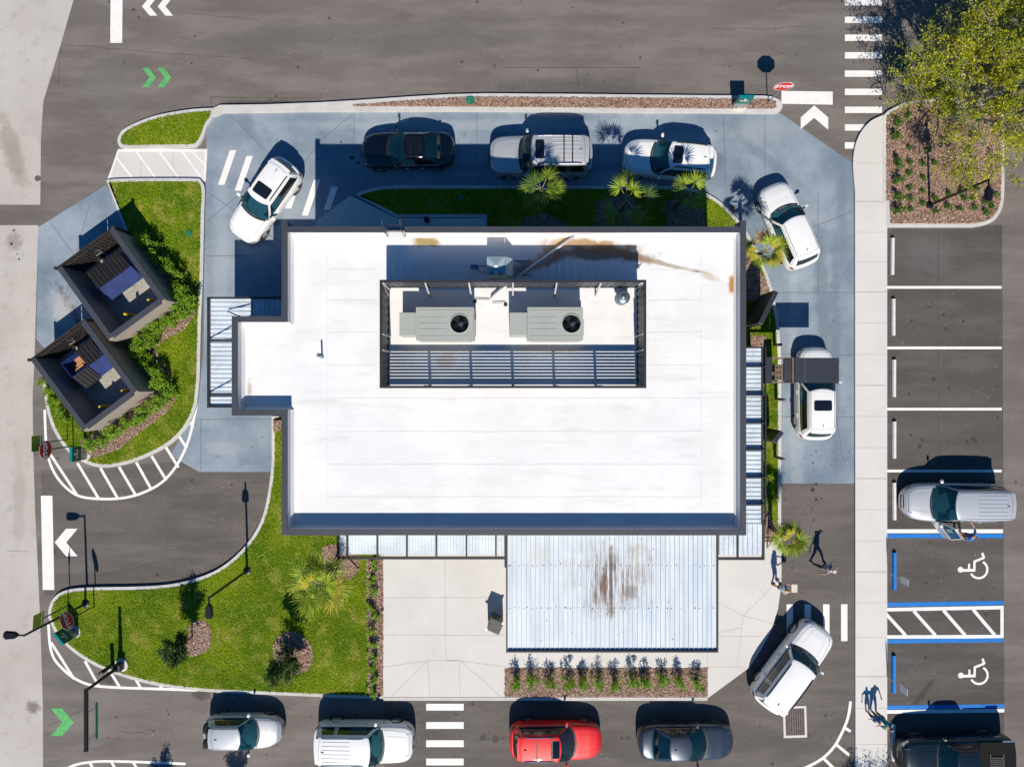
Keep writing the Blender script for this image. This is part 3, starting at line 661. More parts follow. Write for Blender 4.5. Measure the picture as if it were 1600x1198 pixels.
def frame(o, xa, xb, ya, yb, z, sides='nsew', w=.1, h=.22):
    f = MB(); zc = z + .03
    if 's' in sides: f.box(((xa + xb) / 2, ya - w / 2, zc), (xb - xa + 2 * w, w, h))
    if 'n' in sides: f.box(((xa + xb) / 2, yb + w / 2, zc), (xb - xa + 2 * w, w, h))
    if 'w' in sides: f.box((xa - w / 2, (ya + yb) / 2, zc), (w, yb - ya, h - .01))
    if 'e' in sides: f.box((xb + w / 2, (ya + yb) / 2, zc), (w, yb - ya, h - .01))
    f.build('canopy_frame', mCapG, o); return f
def Rc(x0, y0, x1, y1, h=HC): a = W(x0, y1, h); c = W(x1, y0, h); return a[0], c[0], a[1], c[1]
yw = Y0 + .03
# patio canopy
xa, xb, ya, _ = Rc(793, 838, 1119, 1015)
random.seed(5); sc = MB()
for py in (883, 949):
    k = int((xb - xa) / .217)
    for i in range(k):
        for _ in range(random.choice((1, 1, 2))):
            x = xa + (i + .5) * .2175 + random.uniform(-.05, .05); y = W(0, py, HC)[1] + random.uniform(-.05, .05) * (4 if random.random() < .12 else .6)
            sc.cyl((x, y, HC + .014), (x, y, HC + .022), random.uniform(.015, .032), n=6)
for _ in range(30):
    x = random.uniform(xa, xb); y = random.uniform(ya, yw); sc.cyl((x, y, HC + .014), (x, y, HC + .022), random.uniform(.012, .028), n=6)
cn = canopy(xa, xb, ya, yw, HC, 'y', .217, mPatio, extra=lambda pn: pn.add(sc.v, sc.f, 2)); frame(cn, xa, xb, ya, yw, HC, 'sew', .07)
for x in (xa + .1, xb - .1): posts = MB(); posts.box((x, ya + .1, HC / 2 - .02), (.12, .12, HC - .1)); posts.build('canopy_post', mCapG, cn)
# left canopy over the shopfront
xa, xb, ya, _ = Rc(530, 838, 788, 866); cn = canopy(xa, xb, ya, yw, HC - .06, 'y', .15, mCorr); frame(cn, xa, xb, ya - .12, yw, HC - .06, 'sew', .09)
for px in (543, 590, 636, 682, 729, 775): bm_ = MB(); x = W(px, 0, HC)[0]; bm_.bar((x, ya - .12, HC + .05), (x, yw, HC + .05), .07, .16); bm_.build('canopy_beam', mCapG, cn)
# right small canopy
xa, xb, ya, _ = Rc(1124, 838, 1191, 867); cn = canopy(xa, xb, ya, yw + .02, HC - .06, 'y', .22, mCorr); frame(cn, xa, xb, ya - .12, yw, HC - .06, 'se', .09)
bm_ = MB(); x = W(1152, 0, HC)[0]; bm_.bar((x, ya - .1, HC + .05), (x, yw, HC + .05), .06, .16); bm_.build('canopy_beam', mCapG, cn)
# east canopy
_, xb, ya, yb = Rc(1166, 544, 1189, 819); xa = X1 - .03; cn = canopy(xa, xb, ya, yb, HC, 'x', .215, mCorr); frame(cn, xa, xb, ya, yb, HC, 'ne', .07)
for py in (573, 617, 660, 702, 745, 787): bm_ = MB(); y = W(0, py, HC)[1]; bm_.box(((xa + xb) / 2, y, HC + .14), (xb - xa + .3, .06, .16)); bm_.build('canopy_beam', mCapG, cn)
bm_ = MB()
bm_.bar((xb + .17, ya, HC + .1), (xb + .17, yb, HC + .1), .06, .12); bm_.build('canopy_rail', mCapG, cn)
# west canopy over the pick-up window
xa, xb, ya, yb = Rc(328, 467, 395, 634); xb = X0 - .0
cn = canopy(xa, XA + .05, ya, YA1, HC, 'x', .215, mCorr); frame(cn, xa, xb, ya, yb, HC, 'nsw', .08)
cn = canopy(xa, W(393, 0, HC)[0], YA1 + .005, yb, HC, 'x', .215, mCorr)
cn = canopy(W(395, 0, HC)[0] + .02, X0, YA1 + .005, yb, HC - .02, 'y', .24, mCorr)
for py in (535, 619): y = W(0, py, HC)[1]; bm_ = MB(); bm_.box(((xa + XA) / 2, y, HC + .12), (XA - xa, .04, .08)); bm_.build('canopy_beam', mCapG, cn)
for py in (533, 617): y = W(0, py, HC)[1] + .04; bm_ = MB(); bm_.cyl((xa + .02, y, HC + .14), (XA, y, HC + 1.25), .028, n=6); bm_.build('tie_rod', mCapG, cn)
bm_ = MB(); bm_.box((xa + .02, (ya + yb) / 2, HC + .12), (.05, yb - ya, .1)); bm_.build('canopy_rail', mCapG, cn)
y = W(0, 487, HC)[1]; bm_ = MB(); bm_.cyl((xa + .9, y, HC + .14), (XA + .1, YA1, HC + .9), .028, n=6); bm_.build('tie_rod', mCapG, cn)

# ---------------------------------------------------------------- roof screen and plant
mScr = M('screen_panel', (.06, .063, .072), .55, var=.15, vs=2); mScrL = M('screen_bracket', (.5, .5, .5), .5, var=.1)
ZT = HR + 1.9
sx0, sx1, sy0, sy1 = W(595, 0, ZT)[0], W(1008, 0, ZT)[0], W(0, 604.5, ZT)[1], W(0, 439, ZT)[1]
scr = thing('roof_screen', 'rectangular dark louvred screen enclosing the rooftop air units', 'screen', ((sx0 + sx1) / 2, (sy0 + sy1) / 2, HR))
t_ = MB()
for z in (ZT - .05, HR + .2):
    t_.box(((sx0 + sx1) / 2, sy1, z), (sx1 - sx0 + .1, .1, .1)); t_.box(((sx0 + sx1) / 2, sy0, z), (sx1 - sx0 + .1, .1, .1))
    t_.box((sx0, (sy0 + sy1) / 2, z), (.1, sy1 - sy0 - .1, .1)); t_.box((sx1, (sy0 + sy1) / 2, z), (.1, sy1 - sy0 - .1, .1))
t_.build('screen_rail', mCapG, scr, world=True)
pxs = [sx0 + (sx1 - sx0) * i / 6 for i in range(7)]
for i, x in enumerate(pxs):
    p = MB(); p.box((x, sy0 + .052, (HR + ZT) / 2), (.12, .04, 1.85)); p.build('post', mCapG, scr, world=True)
    p = MB(); p.bar((x, sy1 - .06, ZT - .15), (x + .0, sy1 - .42, HR + .02), .07, .07); p.build('brace', mScrL, scr, world=True)
lv = MB(); nl = 11
for i in range(nl):
    z = HR + .34 + i * (1.5 / (nl - 1)) * 1.0; lv.box(((sx0 + sx1) / 2, sy0, z), (sx1 - sx0 - .12, .05, .062))
lv.box(((sx0 + sx1) / 2, sy0 - .0, ZT - .14), (sx1 - sx0 - .12, .06, .12))
lv.build('louvre_panel', mScr, scr, world=True)
nb = MB()
for i in range(62):
    x0 = sx0 + .06 + i * (sx1 - sx0 - .12) / 62; w = (sx1 - sx0 - .12) / 62; nb.box((x0 + w / 2, sy1 + (.012 if i % 2 else -.012), (HR + ZT) / 2 + .08), (w - .001, .02, 1.55))
nb.build('back_panel', mScr, scr, world=True)
for x in (sx0, sx1):
    e = MB()
    for i in range(26):
        w = (sy1 - sy0 - .12) / 26; y = sy0 + .06 + w * (i + .5); e.box((x + (.012 if i % 2 else -.012), y, (HR + ZT) / 2 + .08), (.02, w - .001, 1.55))
    e.build('side_panel', mScr, scr, world=True)
    e = MB(); sg = 1 if x == sx0 else -1
    for yy in (sy1 - .1, (sy0 + sy1) / 2, sy0 + 1.55): e.bar((x + sg * .05, yy, ZT - .12), (x + sg * .05, yy, HR + .02), .05, .09)
    e.build('brace', mScrL, scr, world=True)
# air units
mRTU = M('sage_unit_metal', (.36, .385, .35), .45, var=.05, vs=1.5); mFan = M('fan_guard', (.02, .022, .028), .4, metal=.6, var=.1); mHub = M('fan_hub', (.35, .35, .36), .35, metal=.8, var=.2)
def rtu(x0, x1, y0, y1, xl, fx, fy, label):
    ht = 1.15; zt = HR + ht; a = W(x0, y1, zt); c_ = W(x1, y0, zt); cx, cy = (a[0] + c_[0]) / 2, (a[1] + c_[1]) / 2
    t = thing('air_unit', label, 'air conditioner', (cx, cy, HR), 0, 'rooftop air units')
    w, d = c_[0] - a[0], c_[1] - a[1]
    fxx, fyy = W(fx, fy, zt); fxx -= cx; fyy -= cy; R = .39
    # casing with a round fan opening
    cs = MB(); n = 32; ring = [(fxx + R * math.cos(2 * PI * i / n), fyy + R * math.sin(2 * PI * i / n)) for i in range(n)]
    tr = geometry.tessellate_polygon([[Vector((-w / 2, -d / 2, 0)), Vector((w / 2, -d / 2, 0)), Vector((w / 2, d / 2, 0)), Vector((-w / 2, d / 2, 0))], [Vector((p[0], p[1], 0)) for p in reversed(ring)]])
    vs = [(-w / 2, -d / 2), (w / 2, -d / 2), (w / 2, d / 2), (-w / 2, d / 2)] + list(reversed(ring))
    fs = []
    for q in tr:
        A, B, C = (vs[i] for i in q)
        if (B[0] - A[0]) * (C[1] - A[1]) - (C[0] - A[0]) * (B[1] - A[1]) < 0: q = q[::-1]
        fs.append(tuple(q))
    cs.add([(x, y, ht) for x, y in vs], fs)
    for i in range(4):
        A, B = vs[i], vs[(i + 1) % 4]; cs.quad((A[0], A[1], .12), (B[0], B[1], .12), (B[0], B[1], ht), (A[0], A[1], ht))
    cs.box((0, 0, .06), (w - .15, d - .15, .12))
    cs.build('casing', mRTU, t)
    lip = MB(); lip.lathe([(R, .0), (R + .03, .03), (R + .035, 0)], 32, (fxx, fyy, ht)); lip.lathe([(R - .001, 0), (R - .001, -.35)], 32, (fxx, fyy, ht)); lip.build('fan_shroud', mRTU, t, smooth=True)
    pl = MB(); pl.lathe([(0, -.34), (R - .002, -.34)], 32, (fxx, fyy, ht)); 
    for k in range(4):
        an = k * PI / 2 + .5; pl.bar((fxx + .05 * math.cos(an), fyy + .05 * math.sin(an), ht - .2), (fxx + .36 * math.cos(an), fyy + .36 * math.sin(an), ht - .14), .2, .015)
    pl.build('fan_blades', mFan, t)
    gd = MB()
    for r in (.1, .16, .22, .28, .34): gd.lathe([(r, .012), (r + .008, .012), (r + .008, .02), (r, .02)], 28, (fxx, fyy, ht))
    for k in range(8): an = k * PI / 4; gd.bar((fxx, fyy, ht + .022), (fxx + (R + .03) * math.cos(an), fyy + (R + .03) * math.sin(an), ht + .022), .01, .008)
    gd.build('fan_guard', mFan, t)
    hb = MB(); hb.lathe([(0, -.02), (.1, -.02), (.1, -.16), (0, -.16)], 18, (fxx + .05, fyy - .02, ht)); hb.build('fan_hub', mHub, t)
    rb = MB()
    for k, f in enumerate((.12, .32, .5, .68, .9)):
        L = w * .9 if k in (0, 4) else w * .48; rb.box((-w / 2 + .12 + L / 2, -d / 2 + d * f, ht + .006), (L, .022, .016))
    rb.build('top_ribs', mRTU, t)
    al = W(xl, y1 - 10, zt - .02)[0] - cx; hd = MB(); hd.box(((al - w / 2) / 2 - .003, -.02, .6), (-w / 2 - al - .006, d * .72, 1.04)); hd.build('intake_hood', mRTU, t, bevel=.02)
    dt = MB(); dt.box((w / 2 + .03, -d * .1, .6), (.05, d * .5, .7)); dt.box((0, -d / 2 - .02, .5), (w * .9, .03, .6)); dt.build('access_panel', mRTU, t)
rtu(650, 740, 480, 531, 624, 718, 505.5, 'sage rooftop air unit nearer the west end of the screen')
rtu(824, 911, 480, 531, 796, 893, 505.5, 'sage rooftop air unit nearer the round vent and east end of the screen')
# round vent
vx, vy = W(974, 464, HR + .6); v = thing('roof_vent', 'round galvanised exhaust vent inside the north east corner of the roof screen', 'vent', (vx, vy, HR))
mGalv = M('galvanised_vent', (.25, .32, .38), .35, metal=.7, var=.2, vs=4)
q = MB(); q.lathe([(.3, 0), (.22, .08), (.2, .1), (.2, .42)], 24); q.build('vent_pipe', mGalv, v, smooth=True)
q = MB(); q.lathe([(.2, .42), (.29, .43), (.31, .5), (.3, .58), (.24, .62), (.12, .66), (0, .67)], 24); q.lathe([(.13, .655), (.13, .7), (.0, .72)], 20); q.build('vent_cap', mGalv, v, smooth=True)
# grease hood fan box north of the screen
bx, by = W(781, 415, HR + 1.2); v = thing('exhaust_box', 'pale square exhaust box with folded cross lid north of the roof screen', 'exhaust box', (bx, by, HR))
mBoxM = M('pale_sheet_metal', (.42, .52, .54), .4, metal=.3, var=.12, vs=3)
q = MB(); q.box((-.12, 0, .35), (.75, .7, .7)); q.box((.36, 0, .3), (.2, .66, .6)); q.build('casing', mBoxM, v)
q = MB(); a = .44; zc = .95
pts = [(-.12 - a, -a * .9, .86), (-.12 + a - .1, -a * .9, .86), (-.12 + a - .1, a * .9, .86), (-.12 - a, a * .9, .86), (-.17, 0, zc + .03)]
q.add(pts, [(0, 1, 4), (1, 2, 4), (2, 3, 4), (3, 0, 4), (3, 2, 1, 0)]); q.box((-.17, 0, .78), (.76, .72, .14)); q.build('lid', mBoxM, v)
q = MB(); q.add([(.24, -.4, .9), (.55, -.36, .62), (.55, .36, .62), (.24, .4, .9), (.24, -.4, .6), (.55, -.36, .58), (.55, .36, .58), (.24, .4, .6)], [(0, 1, 2, 3), (4, 7, 6, 5), (0, 4, 5, 1), (2, 6, 7, 3), (1, 5, 6, 2)]); q.build('side_hood', mBoxM, v); v.scale = (1, 1, 1.3)
mBlueM = M('dull_blue_bracket', (.14, .22, .32), .5, var=.2)
v = thing('pipe_stand', 'H-shaped galvanised pipe stand beside the pale exhaust box', 'pipe stand', W(815, 419, HR) + (HR,))
q = MB(); q.box((0, .3, .1), (.75, .05, .05)); q.box((-.1, -.33, .1), (.95, .05, .05)); q.box((.0, 0, .12), (.05, .62, .05)); q.build('strut', mBlueM, v)
q = MB(); 
for s in ((-.1, .3), (.1, .3), (0, -.33)): q.cyl((s[0], s[1], 0), (s[0], s[1], .1), .05, n=10)
q.build('foot', mGalv, v)
v = thing('disconnect_switch', 'small dark electrical box wired to the west side of the exhaust box', 'electrical box', W(742, 419, HR) + (HR,))
q = MB(); q.box((0, 0, .3), (.35, .2, .16)); q.build('box', mBlueM, v, bevel=.01)
q = MB(); q.tube([(.17, .02, .3), (.3, .05, .32), (.42, .02, .28), (.55, .12, .3)], .02, 6); q.tube([(.1, -.1, .28), (.3, -.22, .2), (.6, -.2, .15)], .015, 6); q.box((0, 0, .11), (.05, .05, .22)); q.build('conduit', mCapG, v)
# condensate pipe running to the parapet
q = MB(); A = W(897, 369, HR + .2); B = W(801, 438, HR + .25); C = W(768, 467, HR + .2)
q.tube([(A[0], A[1], HR + .14), (B[0], B[1], HR + .25), (C[0], C[1], HR + .22)], .055, 10); q.tube([(C[0], C[1], HR + .22), (C[0] - .02, C[1] - .05, HR + .06)], .04, 8)
tag(q.build('drain_pipe', M('white_pvc', (.75, .75, .75), .4, var=.06), origin=(A[0], A[1], HR), smooth=True), 'long white drain pipe running diagonally from the roof screen to the rust stain', 'pipe')
def small_pipe(pts, label, r=.015):
    q = MB(); P = [(W(a, b_, HR + h)[0], W(a, b_, HR + h)[1], HR + h) for a, b_, h in pts]; q.tube(P, r, 6)
    for p in P[:1]: q.lathe([(0, .06), (.07, .05), (.09, 0)], 14, (p[0], p[1] - .1, HR + .002))
    tag(q.build('gas_line', mCapG, origin=P[0]), label, 'pipe')
small_pipe([(742, 467, .08), (765, 468, .08)], 'short black gas line on a round pad east of the western air unit'); small_pipe([(790, 472, .08), (769, 473, .08)], 'short black gas line on a round pad west of the eastern air unit')
def vent_pipe(px, py, h, label, arm=False):
    x, y = W(px, py, HR + h); q = MB(); q.lathe([(.09, 0), (.05, .06), (.04, .08), (.04, h), (0, h)], 14)
    if arm: q.tube([(0, 0, .1), (-.22, .02, .1)], .03, 8)
    tag(q.build('plumbing_vent', mGalv, at=(x, y, HR), smooth=True), label, 'vent pipe')
vent_pipe(496, 556, .75, 'thin grey plumbing vent standing alone on the west half of the white roof', True); vent_pipe(1001, 413, .7, 'thin grey plumbing vent just north east of the roof screen')
# ---------------------------------------------------------------- bin stores
mBinWall = M('taupe_block_wall', (.33, .275, .235), .85, var=.08, vs=1.5, bump=.1); mGate = M('ribbed_gate', (.05, .043, .04), .5, metal=.3, var=.2)
mFloor = concrete_mat('bin_store_floor', (.36, .34, .32), (.44, .42, .40), (.25, .22, .2), .9, 14, None, .5)
mYel = M('yellow_bollard', (.80, .52, .0), .45, var=.12); mDumpB = M('blue_bin_steel', (.012, .028, .13), .6, var=.35, vs=2, spec=.15); mLid = M('black_plastic_lid', (.014, .014, .016), .6, var=.2, spec=.15)
mRust = M('cardboard', (.42, .2, .09), .85, var=.35, vs=4)
HE = 2.0
def enclosure(A, B, C_, D, label, shared=False):
    """A-B is the gate side; corners are photo pixels of the coping's outer corners"""
    a, b, c, d = (Vector(W(p[0], p[1], HE)) for p in (A, B, C_, D))
    ux = (b - a).normalized(); w = (b - a).length; uy = Vector((-ux.y, ux.x)) * -1; L = ((d - a).dot(uy) + (c - b).dot(uy)) / 2
    rz = math.atan2(ux.y, ux.x); o3 = (a.x, a.y, 0)
    t = thing('bin_store', label, 'bin enclosure', o3, rz, 'walled bin stores with ribbed gates')
    th = .27; z0, zc = 0, HE - .06
    # local: x along gate, y negative into the store
    wl = MB(); wl.box((th / 2, -L / 2, zc / 2), (th - .04, L - .04, zc)); wl.box((w - th / 2, -L / 2, zc / 2), (th - .04, L - .04, zc)); wl.box((w / 2, -L + th / 2, zc / 2), (w - 2 * th + .04, th - .04, zc)); wl.build('wall', mBinWall, t)
    cp = MB(); cp.box((th / 2, -L / 2 + .05, HE - .03), (th, L - .1, .06)); cp.box((w - th / 2, -L / 2 + .05, HE - .03), (th, L - .1, .06)); cp.box((w / 2, -L + th / 2, HE - .03), (w - 2 * th - .002, th, .06)); cp.build('coping', mCap, t)
    fl = MB(); fl.box((w / 2, -L / 2 + .1, .09), (w - 2 * th, L - .3, .2)); fl.build('floor_slab', mFloor, t)
    for s in (0, 1):
        gt = MB(); g0 = .06 + s * (w / 2 - .04); gw = w / 2 - .1; n = 17
        for i in range(n): x = g0 + gw * (i + .5) / n; gt.box((x, .02 - (.03 if i % 2 else 0), 1.06), (gw / n - .002, .02, 1.87))
        gt.box((g0 + gw / 2, .036, 1.06), (gw, .008, 1.87)); gt.box((g0 + gw / 2, .05, HE - .02), (gw + .06, .05, .06)); gt.box((g0 + gw / 2, -.03, .3), (gw, .05, .05)); gt.box((g0 + gw / 2, -.03, 1.75), (gw, .05, .05))
        gt.bar((g0 + (0.05 if s == 0 else gw - .05), -.04, 1.75), (g0 + (gw - .05 if s == 0 else .05), -.04, .3), .04, .03)
        gt.build('gate_leaf', mGate, t)
        ps = MB(); ps.cyl((-.02 if s == 0 else w + .02, .04, 0), (-.02 if s == 0 else w + .02, .04, HE + .08), .075, n=14); ps.lathe([(.085, HE + .08), (.05, HE + .12), (0, HE + .13)], 14, (-.02 if s == 0 else w + .02, .04, 0)); ps.build('gate_post', mCapG, t)
    lt = MB(); lt.box((w / 2, -.09, .95), (.35, .06, .05)); lt.build('latch', mHub, t)
    return t, w, L, rz, a, ux, uy
T1 = enclosure((89, 420), (178, 356), (262, 470), (165, 534), 'bin store nearer the drive-through, both bin lids closed')
T2 = enclosure((48, 563), (133, 500), (219, 614), (126, 675), 'bin store nearer the stop sign, one bin lid thrown open')
def local(T, x, y, z=0): t, w, L, rz, a, ux, uy = T; p = a + ux * x + uy * y; return (p.x, p.y, z)
def bollard(T, px, py, label):
    x, y = W(px, py, 1.48); q = MB(); q.lathe([(.075, .19), (.075, 1.42), (.05, 1.48), (0, 1.5)], 16)
    tag(q.build('bollard', mYel, at=(x, y, 0), smooth=True), label, 'bollard', 'yellow bollards in the bin stores')
bollard(T1, 194, 490, 'left yellow bollard in the upper bin store'); bollard(T1, 231, 468, 'yellow bollard nearest the hedge corner in the upper bin store')
bollard(T2, 155, 635, 'left yellow bollard in the lower bin store'); bollard(T2, 190, 610, 'yellow bollard nearest the hedge corner in the lower bin store')
def dumpster(T, cx, cy, open_, label):
    t, w, L, rz, a, ux, uy = T; p = local(T, cx, cy, .19)
    d = thing('dumpster', label, 'rubbish bin', p, rz, 'blue steel dumpsters')
    bw, bd, bh = 1.95, 1.25, 1.35
    # local x across, y: front is negative (away from the gate)
    s = MB(); prof = [(.62, .1), (.62, 1.35), (-.2, 1.22), (-.86, .72), (-.6, .1)]; n = 5
    out = [(sg * bw / 2, y, z) for sg in (-1, 1) for y, z in prof]; s.add(out, [(0, 1, 6, 5), (2, 3, 8, 7), (3, 4, 9, 8), (4, 0, 5, 9), (0, 4, 3, 2, 1), (5, 6, 7, 8, 9)])
    ins = [(sg * (bw / 2 - .04), y * .92 - .01, z + (.04 if z < .5 else -.005)) for sg in (-1, 1) for y, z in prof]; s.add(ins, [(5, 6, 1, 0), (7, 8, 3, 2), (8, 9, 4, 3), (9, 5, 0, 4), (1, 2, 3, 4, 0), (9, 8, 7, 6, 5)])
    s.box((0, .6, 1.355), (bw, .05, .03)); s.box((0, -.21, 1.225), (bw, .05, .05)); s.box((-bw / 2 + .02, .2, 1.29), (.04, .8, .06)); s.box((bw / 2 - .02, .2, 1.29), (.04, .8, .06))
    s.build('bin_body', mDumpB, d)
    s = MB(); s.box((-bw / 2 - .06, 0, .8), (.1, 1.0, .16)); s.box((bw / 2 + .06, 0, .8), (.1, 1.0, .16)); s.build('lifting_sleeve', mDumpB, d)
    for k in (0, 1):
        lm = MB(); xx = -bw / 2 + .02 + k * bw / 2; lw_ = bw / 2 - .04; n = 9
        for i in range(n):
            x0 = xx + lw_ * i / n; ya_, za, yb_, zb = .63, 1.42, -.26, 1.28
            if open_ and k == 0: ya_, za, yb_, zb = -.24, 1.25, -.92, .72
            hh = .045 if i % 2 else .0
            lm.bar((x0 + lw_ / n / 2, ya_, za + hh), (x0 + lw_ / n / 2, yb_, zb + hh), lw_ / n - (.004 if i % 2 == 0 else .03), .03)
        lm.box((xx + lw_ / 2, ya_ if not (open_ and k == 0) else yb_, (za if not (open_ and k == 0) else zb) + .03), (lw_, .04, .05)); lm.build('lid', mLid, d)
    if open_:
        cb = MB(); random.seed(2)
        for i in range(7): cb.box((-.55 + random.uniform(-.2, .25), random.uniform(-.3, .45), .6 + i * .06), (.6, .45, .03), random.uniform(0, 3), M4=None)
        tag(cb.build('cardboard_pile', mRust, at=p), 'flattened brown cardboard lying in the open bin', 'cardboard'); bpy.data.objects['cardboard_pile'].rotation_euler = (0, 0, rz)
    s = MB()
    for x in (-.7, .7):
        for y in (-.35, .45): s.cyl((x - .03, y, .06), (x + .03, y, .06), .06, n=12)
    s.build('castor', mLid, d)
w1 = T1[1]; dumpster(T1, w1 / 2 + .12, 1.5, False, 'blue dumpster with both black lids shut in the upper bin store')
dumpster(T2, w1 / 2 + .1, 1.45, True, 'blue dumpster with its left lid open in the lower bin store')

# ---------------------------------------------------------------- wheel stops
mStop = M('white_wheel_stop', (.68, .67, .66), .7, var=.12, vs=6); mStopB = M('blue_wheel_stop', (.0, .19, .62), .55, var=.15, vs=6); mBlk = M('black_rubber', (.012, .012, .012), .8, var=.1, spec=.1)
def wstop(x, y0, y1, mat, label, rows):
    cx, cy = W(x, (y0 + y1) / 2, .08); L = (y1 - y0) / G
    q = MB(); q.prism([(-.1, 0), (.1, 0), (.1, .05), (.06, .13), (-.06, .13), (-.1, .05)], -L / 2, L / 2)
    q.v = [(a, -c, b) for a, b, c in q.v]
    t = thing('wheel_stop', label, 'wheel stop', (cx, cy, .003), random.uniform(-.01, .01), 'wheel stops heading the parking bays')
    q.build('stop_bar', mat, t)
    e = MB(); 
    for s in (1,): e.cyl((0, s * (L / 2 + .04), 0), (0, s * (L / 2 + .04), .05), .1, n=12)
    e.build('end_cap', mBlk, t)
names = ['north end bay beside the planter kerb', 'second bay from the planter kerb', 'third bay from the planter kerb', 'fourth bay from the planter kerb', 'bay in front of the silver minivan']
for i, (x, a, b_) in enumerate(((1395, 372, 429), (1396.5, 467, 524), (1397.5, 562, 620), (1397.8, 658.5, 716), (1397.8, 754, 812))): wstop(x, a, b_, mStop, 'white concrete wheel stop in the ' + names[i], 0)
wstop(1398, 863, 921, mStopB, 'blue wheel stop just south of the silver minivan', 0); wstop(1397, 1024, 1082, mStopB, 'blue wheel stop north of the black pickup', 0); wstop(1396, 1131, 1188, mStop, 'white wheel stop in the shadow of the black pickup', 0)

# ---------------------------------------------------------------- signs
mPost = M('galvanised_post', (.35, .36, .37), .4, metal=.6, var=.1); mPostG = M('green_grey_post', (.06, .09, .08), .5, metal=.2, var=.1)
mRed = M('stop_red', (.55, .008, .01), .5, var=.06); mWhite = M('sign_white', (.8, .8, .8), .5, var=.03); mSignBack = M('sign_back', (.05, .05, .06), .5, metal=.3, var=.1); mLime = M('lime_sign', (.26, .33, .03), .5, var=.15, vs=2)
mTeal = M('teal_sign', (.0, .12, .085), .45, var=.08); mTealL = M('teal_light', (.0, .2, .22), .4, var=.05)
def text_mesh(name, txt, size, mat, parent, loc, rot, bold=.012, sx=1):
    cu = bpy.data.curves.new(name, 'FONT'); cu.body = txt; cu.size = size; cu.align_x = 'CENTER'; cu.align_y = 'CENTER'; cu.offset = bold; cu.extrude = .002; cu.resolution_u = 3
    tmp = bpy.data.objects.new('tmp_text', cu); COL.objects.link(tmp); dg = bpy.context.evaluated_depsgraph_get()
    me = bpy.data.meshes.new_from_object(tmp.evaluated_get(dg)); bpy.data.objects.remove(tmp)
    me.materials.clear(); me.materials.append(mat); o = bpy.data.objects.new(name, me); COL.objects.link(o); o.parent = parent; o.location = loc; o.rotation_euler = rot; o.scale = (sx, 1, 1)
    KIDS.setdefault(parent.name, []).append(o); return o
def stop_sign(bx, by, hc, face, label, post, tilt=0):
    """face: direction the sign looks at (angle of its normal)"""
    x, y = W(bx, by); t = thing('stop_sign', label, 'stop sign', (x, y, .12), face + PI / 2, 'red octagonal stop signs')   # local -y is the face
    q = MB(); q.box((0, .03, hc / 2 + .1), (.055, .055, hc + .5)); q.build('post', post, t)
    def octa(r): return [(r * math.cos(PI / 8 + i * PI / 4) / math.cos(PI / 8), r * math.sin(PI / 8 + i * PI / 4) / math.cos(PI / 8)) for i in range(8)]
    for nm, r, d0, d1, mt in (('sign_back', .45, -.004, .0, mSignBack), ('sign_border', .452, -.009, -.0045, mWhite), ('sign_face', .42, -.014, -.0095, mRed)):
        q = MB(); q.prism(octa(r), d0, d1); q.v = [(a, c, b_ + hc) for a, b_, c in q.v]; q.f = [f[::-1] for f in q.f]; q.build(nm, mt, t)
    text_mesh('lettering', 'STOP', .37, mWhite, t, (0, -.019, hc), (PI / 2, 0, 0), .014, .92)
stop_sign(1199, 163, 2.05, -PI / 2, 'bright red stop sign facing south at the drive-through exit', mPost)
stop_sign(119, 696, 2.25, 0, 'dark red stop sign beside the bin store hedge', mPostG)
stop_sign(151, 945, 2.3, math.radians(22), 'tilted dark red stop sign at the tip of the corner lawn', mPostG)
def lime(bx, by, hc, face, label, s=.38):
    x, y = W(bx, by); t = thing('warning_sign', label, 'road sign', (x, y, .12), face + PI / 2)
    q = MB(); q.box((0, .03, hc / 2 + .1), (.05, .05, hc + .6)); q.build('post', mPostG, t)
    q = MB(); q.box((0, -.004, hc + .12), (2 * s, .006, 2 * s)); q.build('sign_panel', mLime, t)
    q = MB(); q.box((0, -.012, hc - .12), (2 * s, .004, .02)); q.build('panel_seam', mWhite, t)
lime(110, 686, 2.3, 0, 'square lime warning sign on a post behind the hedge-side stop sign'); lime(111, 944, 2.25, math.radians(-4), 'square lime warning sign near the tall lamp at the lawn tip')
def dir_sign(px, py, face, words, label, w=.72):
    x, y = W(px, py); t = thing('direction_sign', label, 'direction sign', (x, y, .13), face + PI / 2, 'teal drive-through direction signs')
    q = MB(); q.prism([(.42 * math.cos(a) * (1 if math.cos(a) > 0 else 1), .3 * math.sin(a)) for a in np.linspace(0, 2 * PI, 25)[:-1]], 0, .05); q.build('footing', mWalk, t)
    q = MB(); q.box((0, 0, .26), (w, .16, .44)); q.build('pedestal', mPost, t, bevel=.01)
    q = MB(); q.box((0, 0, .86), (w + .02, .13, .76)); q.build('sign_box', mTeal, t, bevel=.012)
    q = MB(); q.box((0, 0, 1.243), (w + .022, .132, .012)); q.build('top_trim', mTealL, t)
    for sgn in (-1, 1):
        text_mesh('lettering', words, .17, mWhite, t, (0, sgn * .069, .83), (PI / 2, 0, 0 if sgn < 0 else PI), .006)
        r = MB(); r.lathe([(0, 0), (.05, 0)], 12, (0, 0, 0)); 
    q = MB(); q.lathe([(0, -.067), (.06, -.067), (.06, -.071), (0, -.071)], 14, (0, 0, 1.03), axis='y'); q.build('emblem', mWhite, t)
dir_sign(1153, 168, -PI / 2, 'THRU', 'teal direction sign standing in the bark strip beside the stop sign')
dir_sign(137, 706, 0, 'THRU', 'teal direction sign below the hedge at the bin store island')
dir_sign(118, 983, math.radians(40), 'EXIT', 'teal direction sign in shade beside the tilted stop sign')

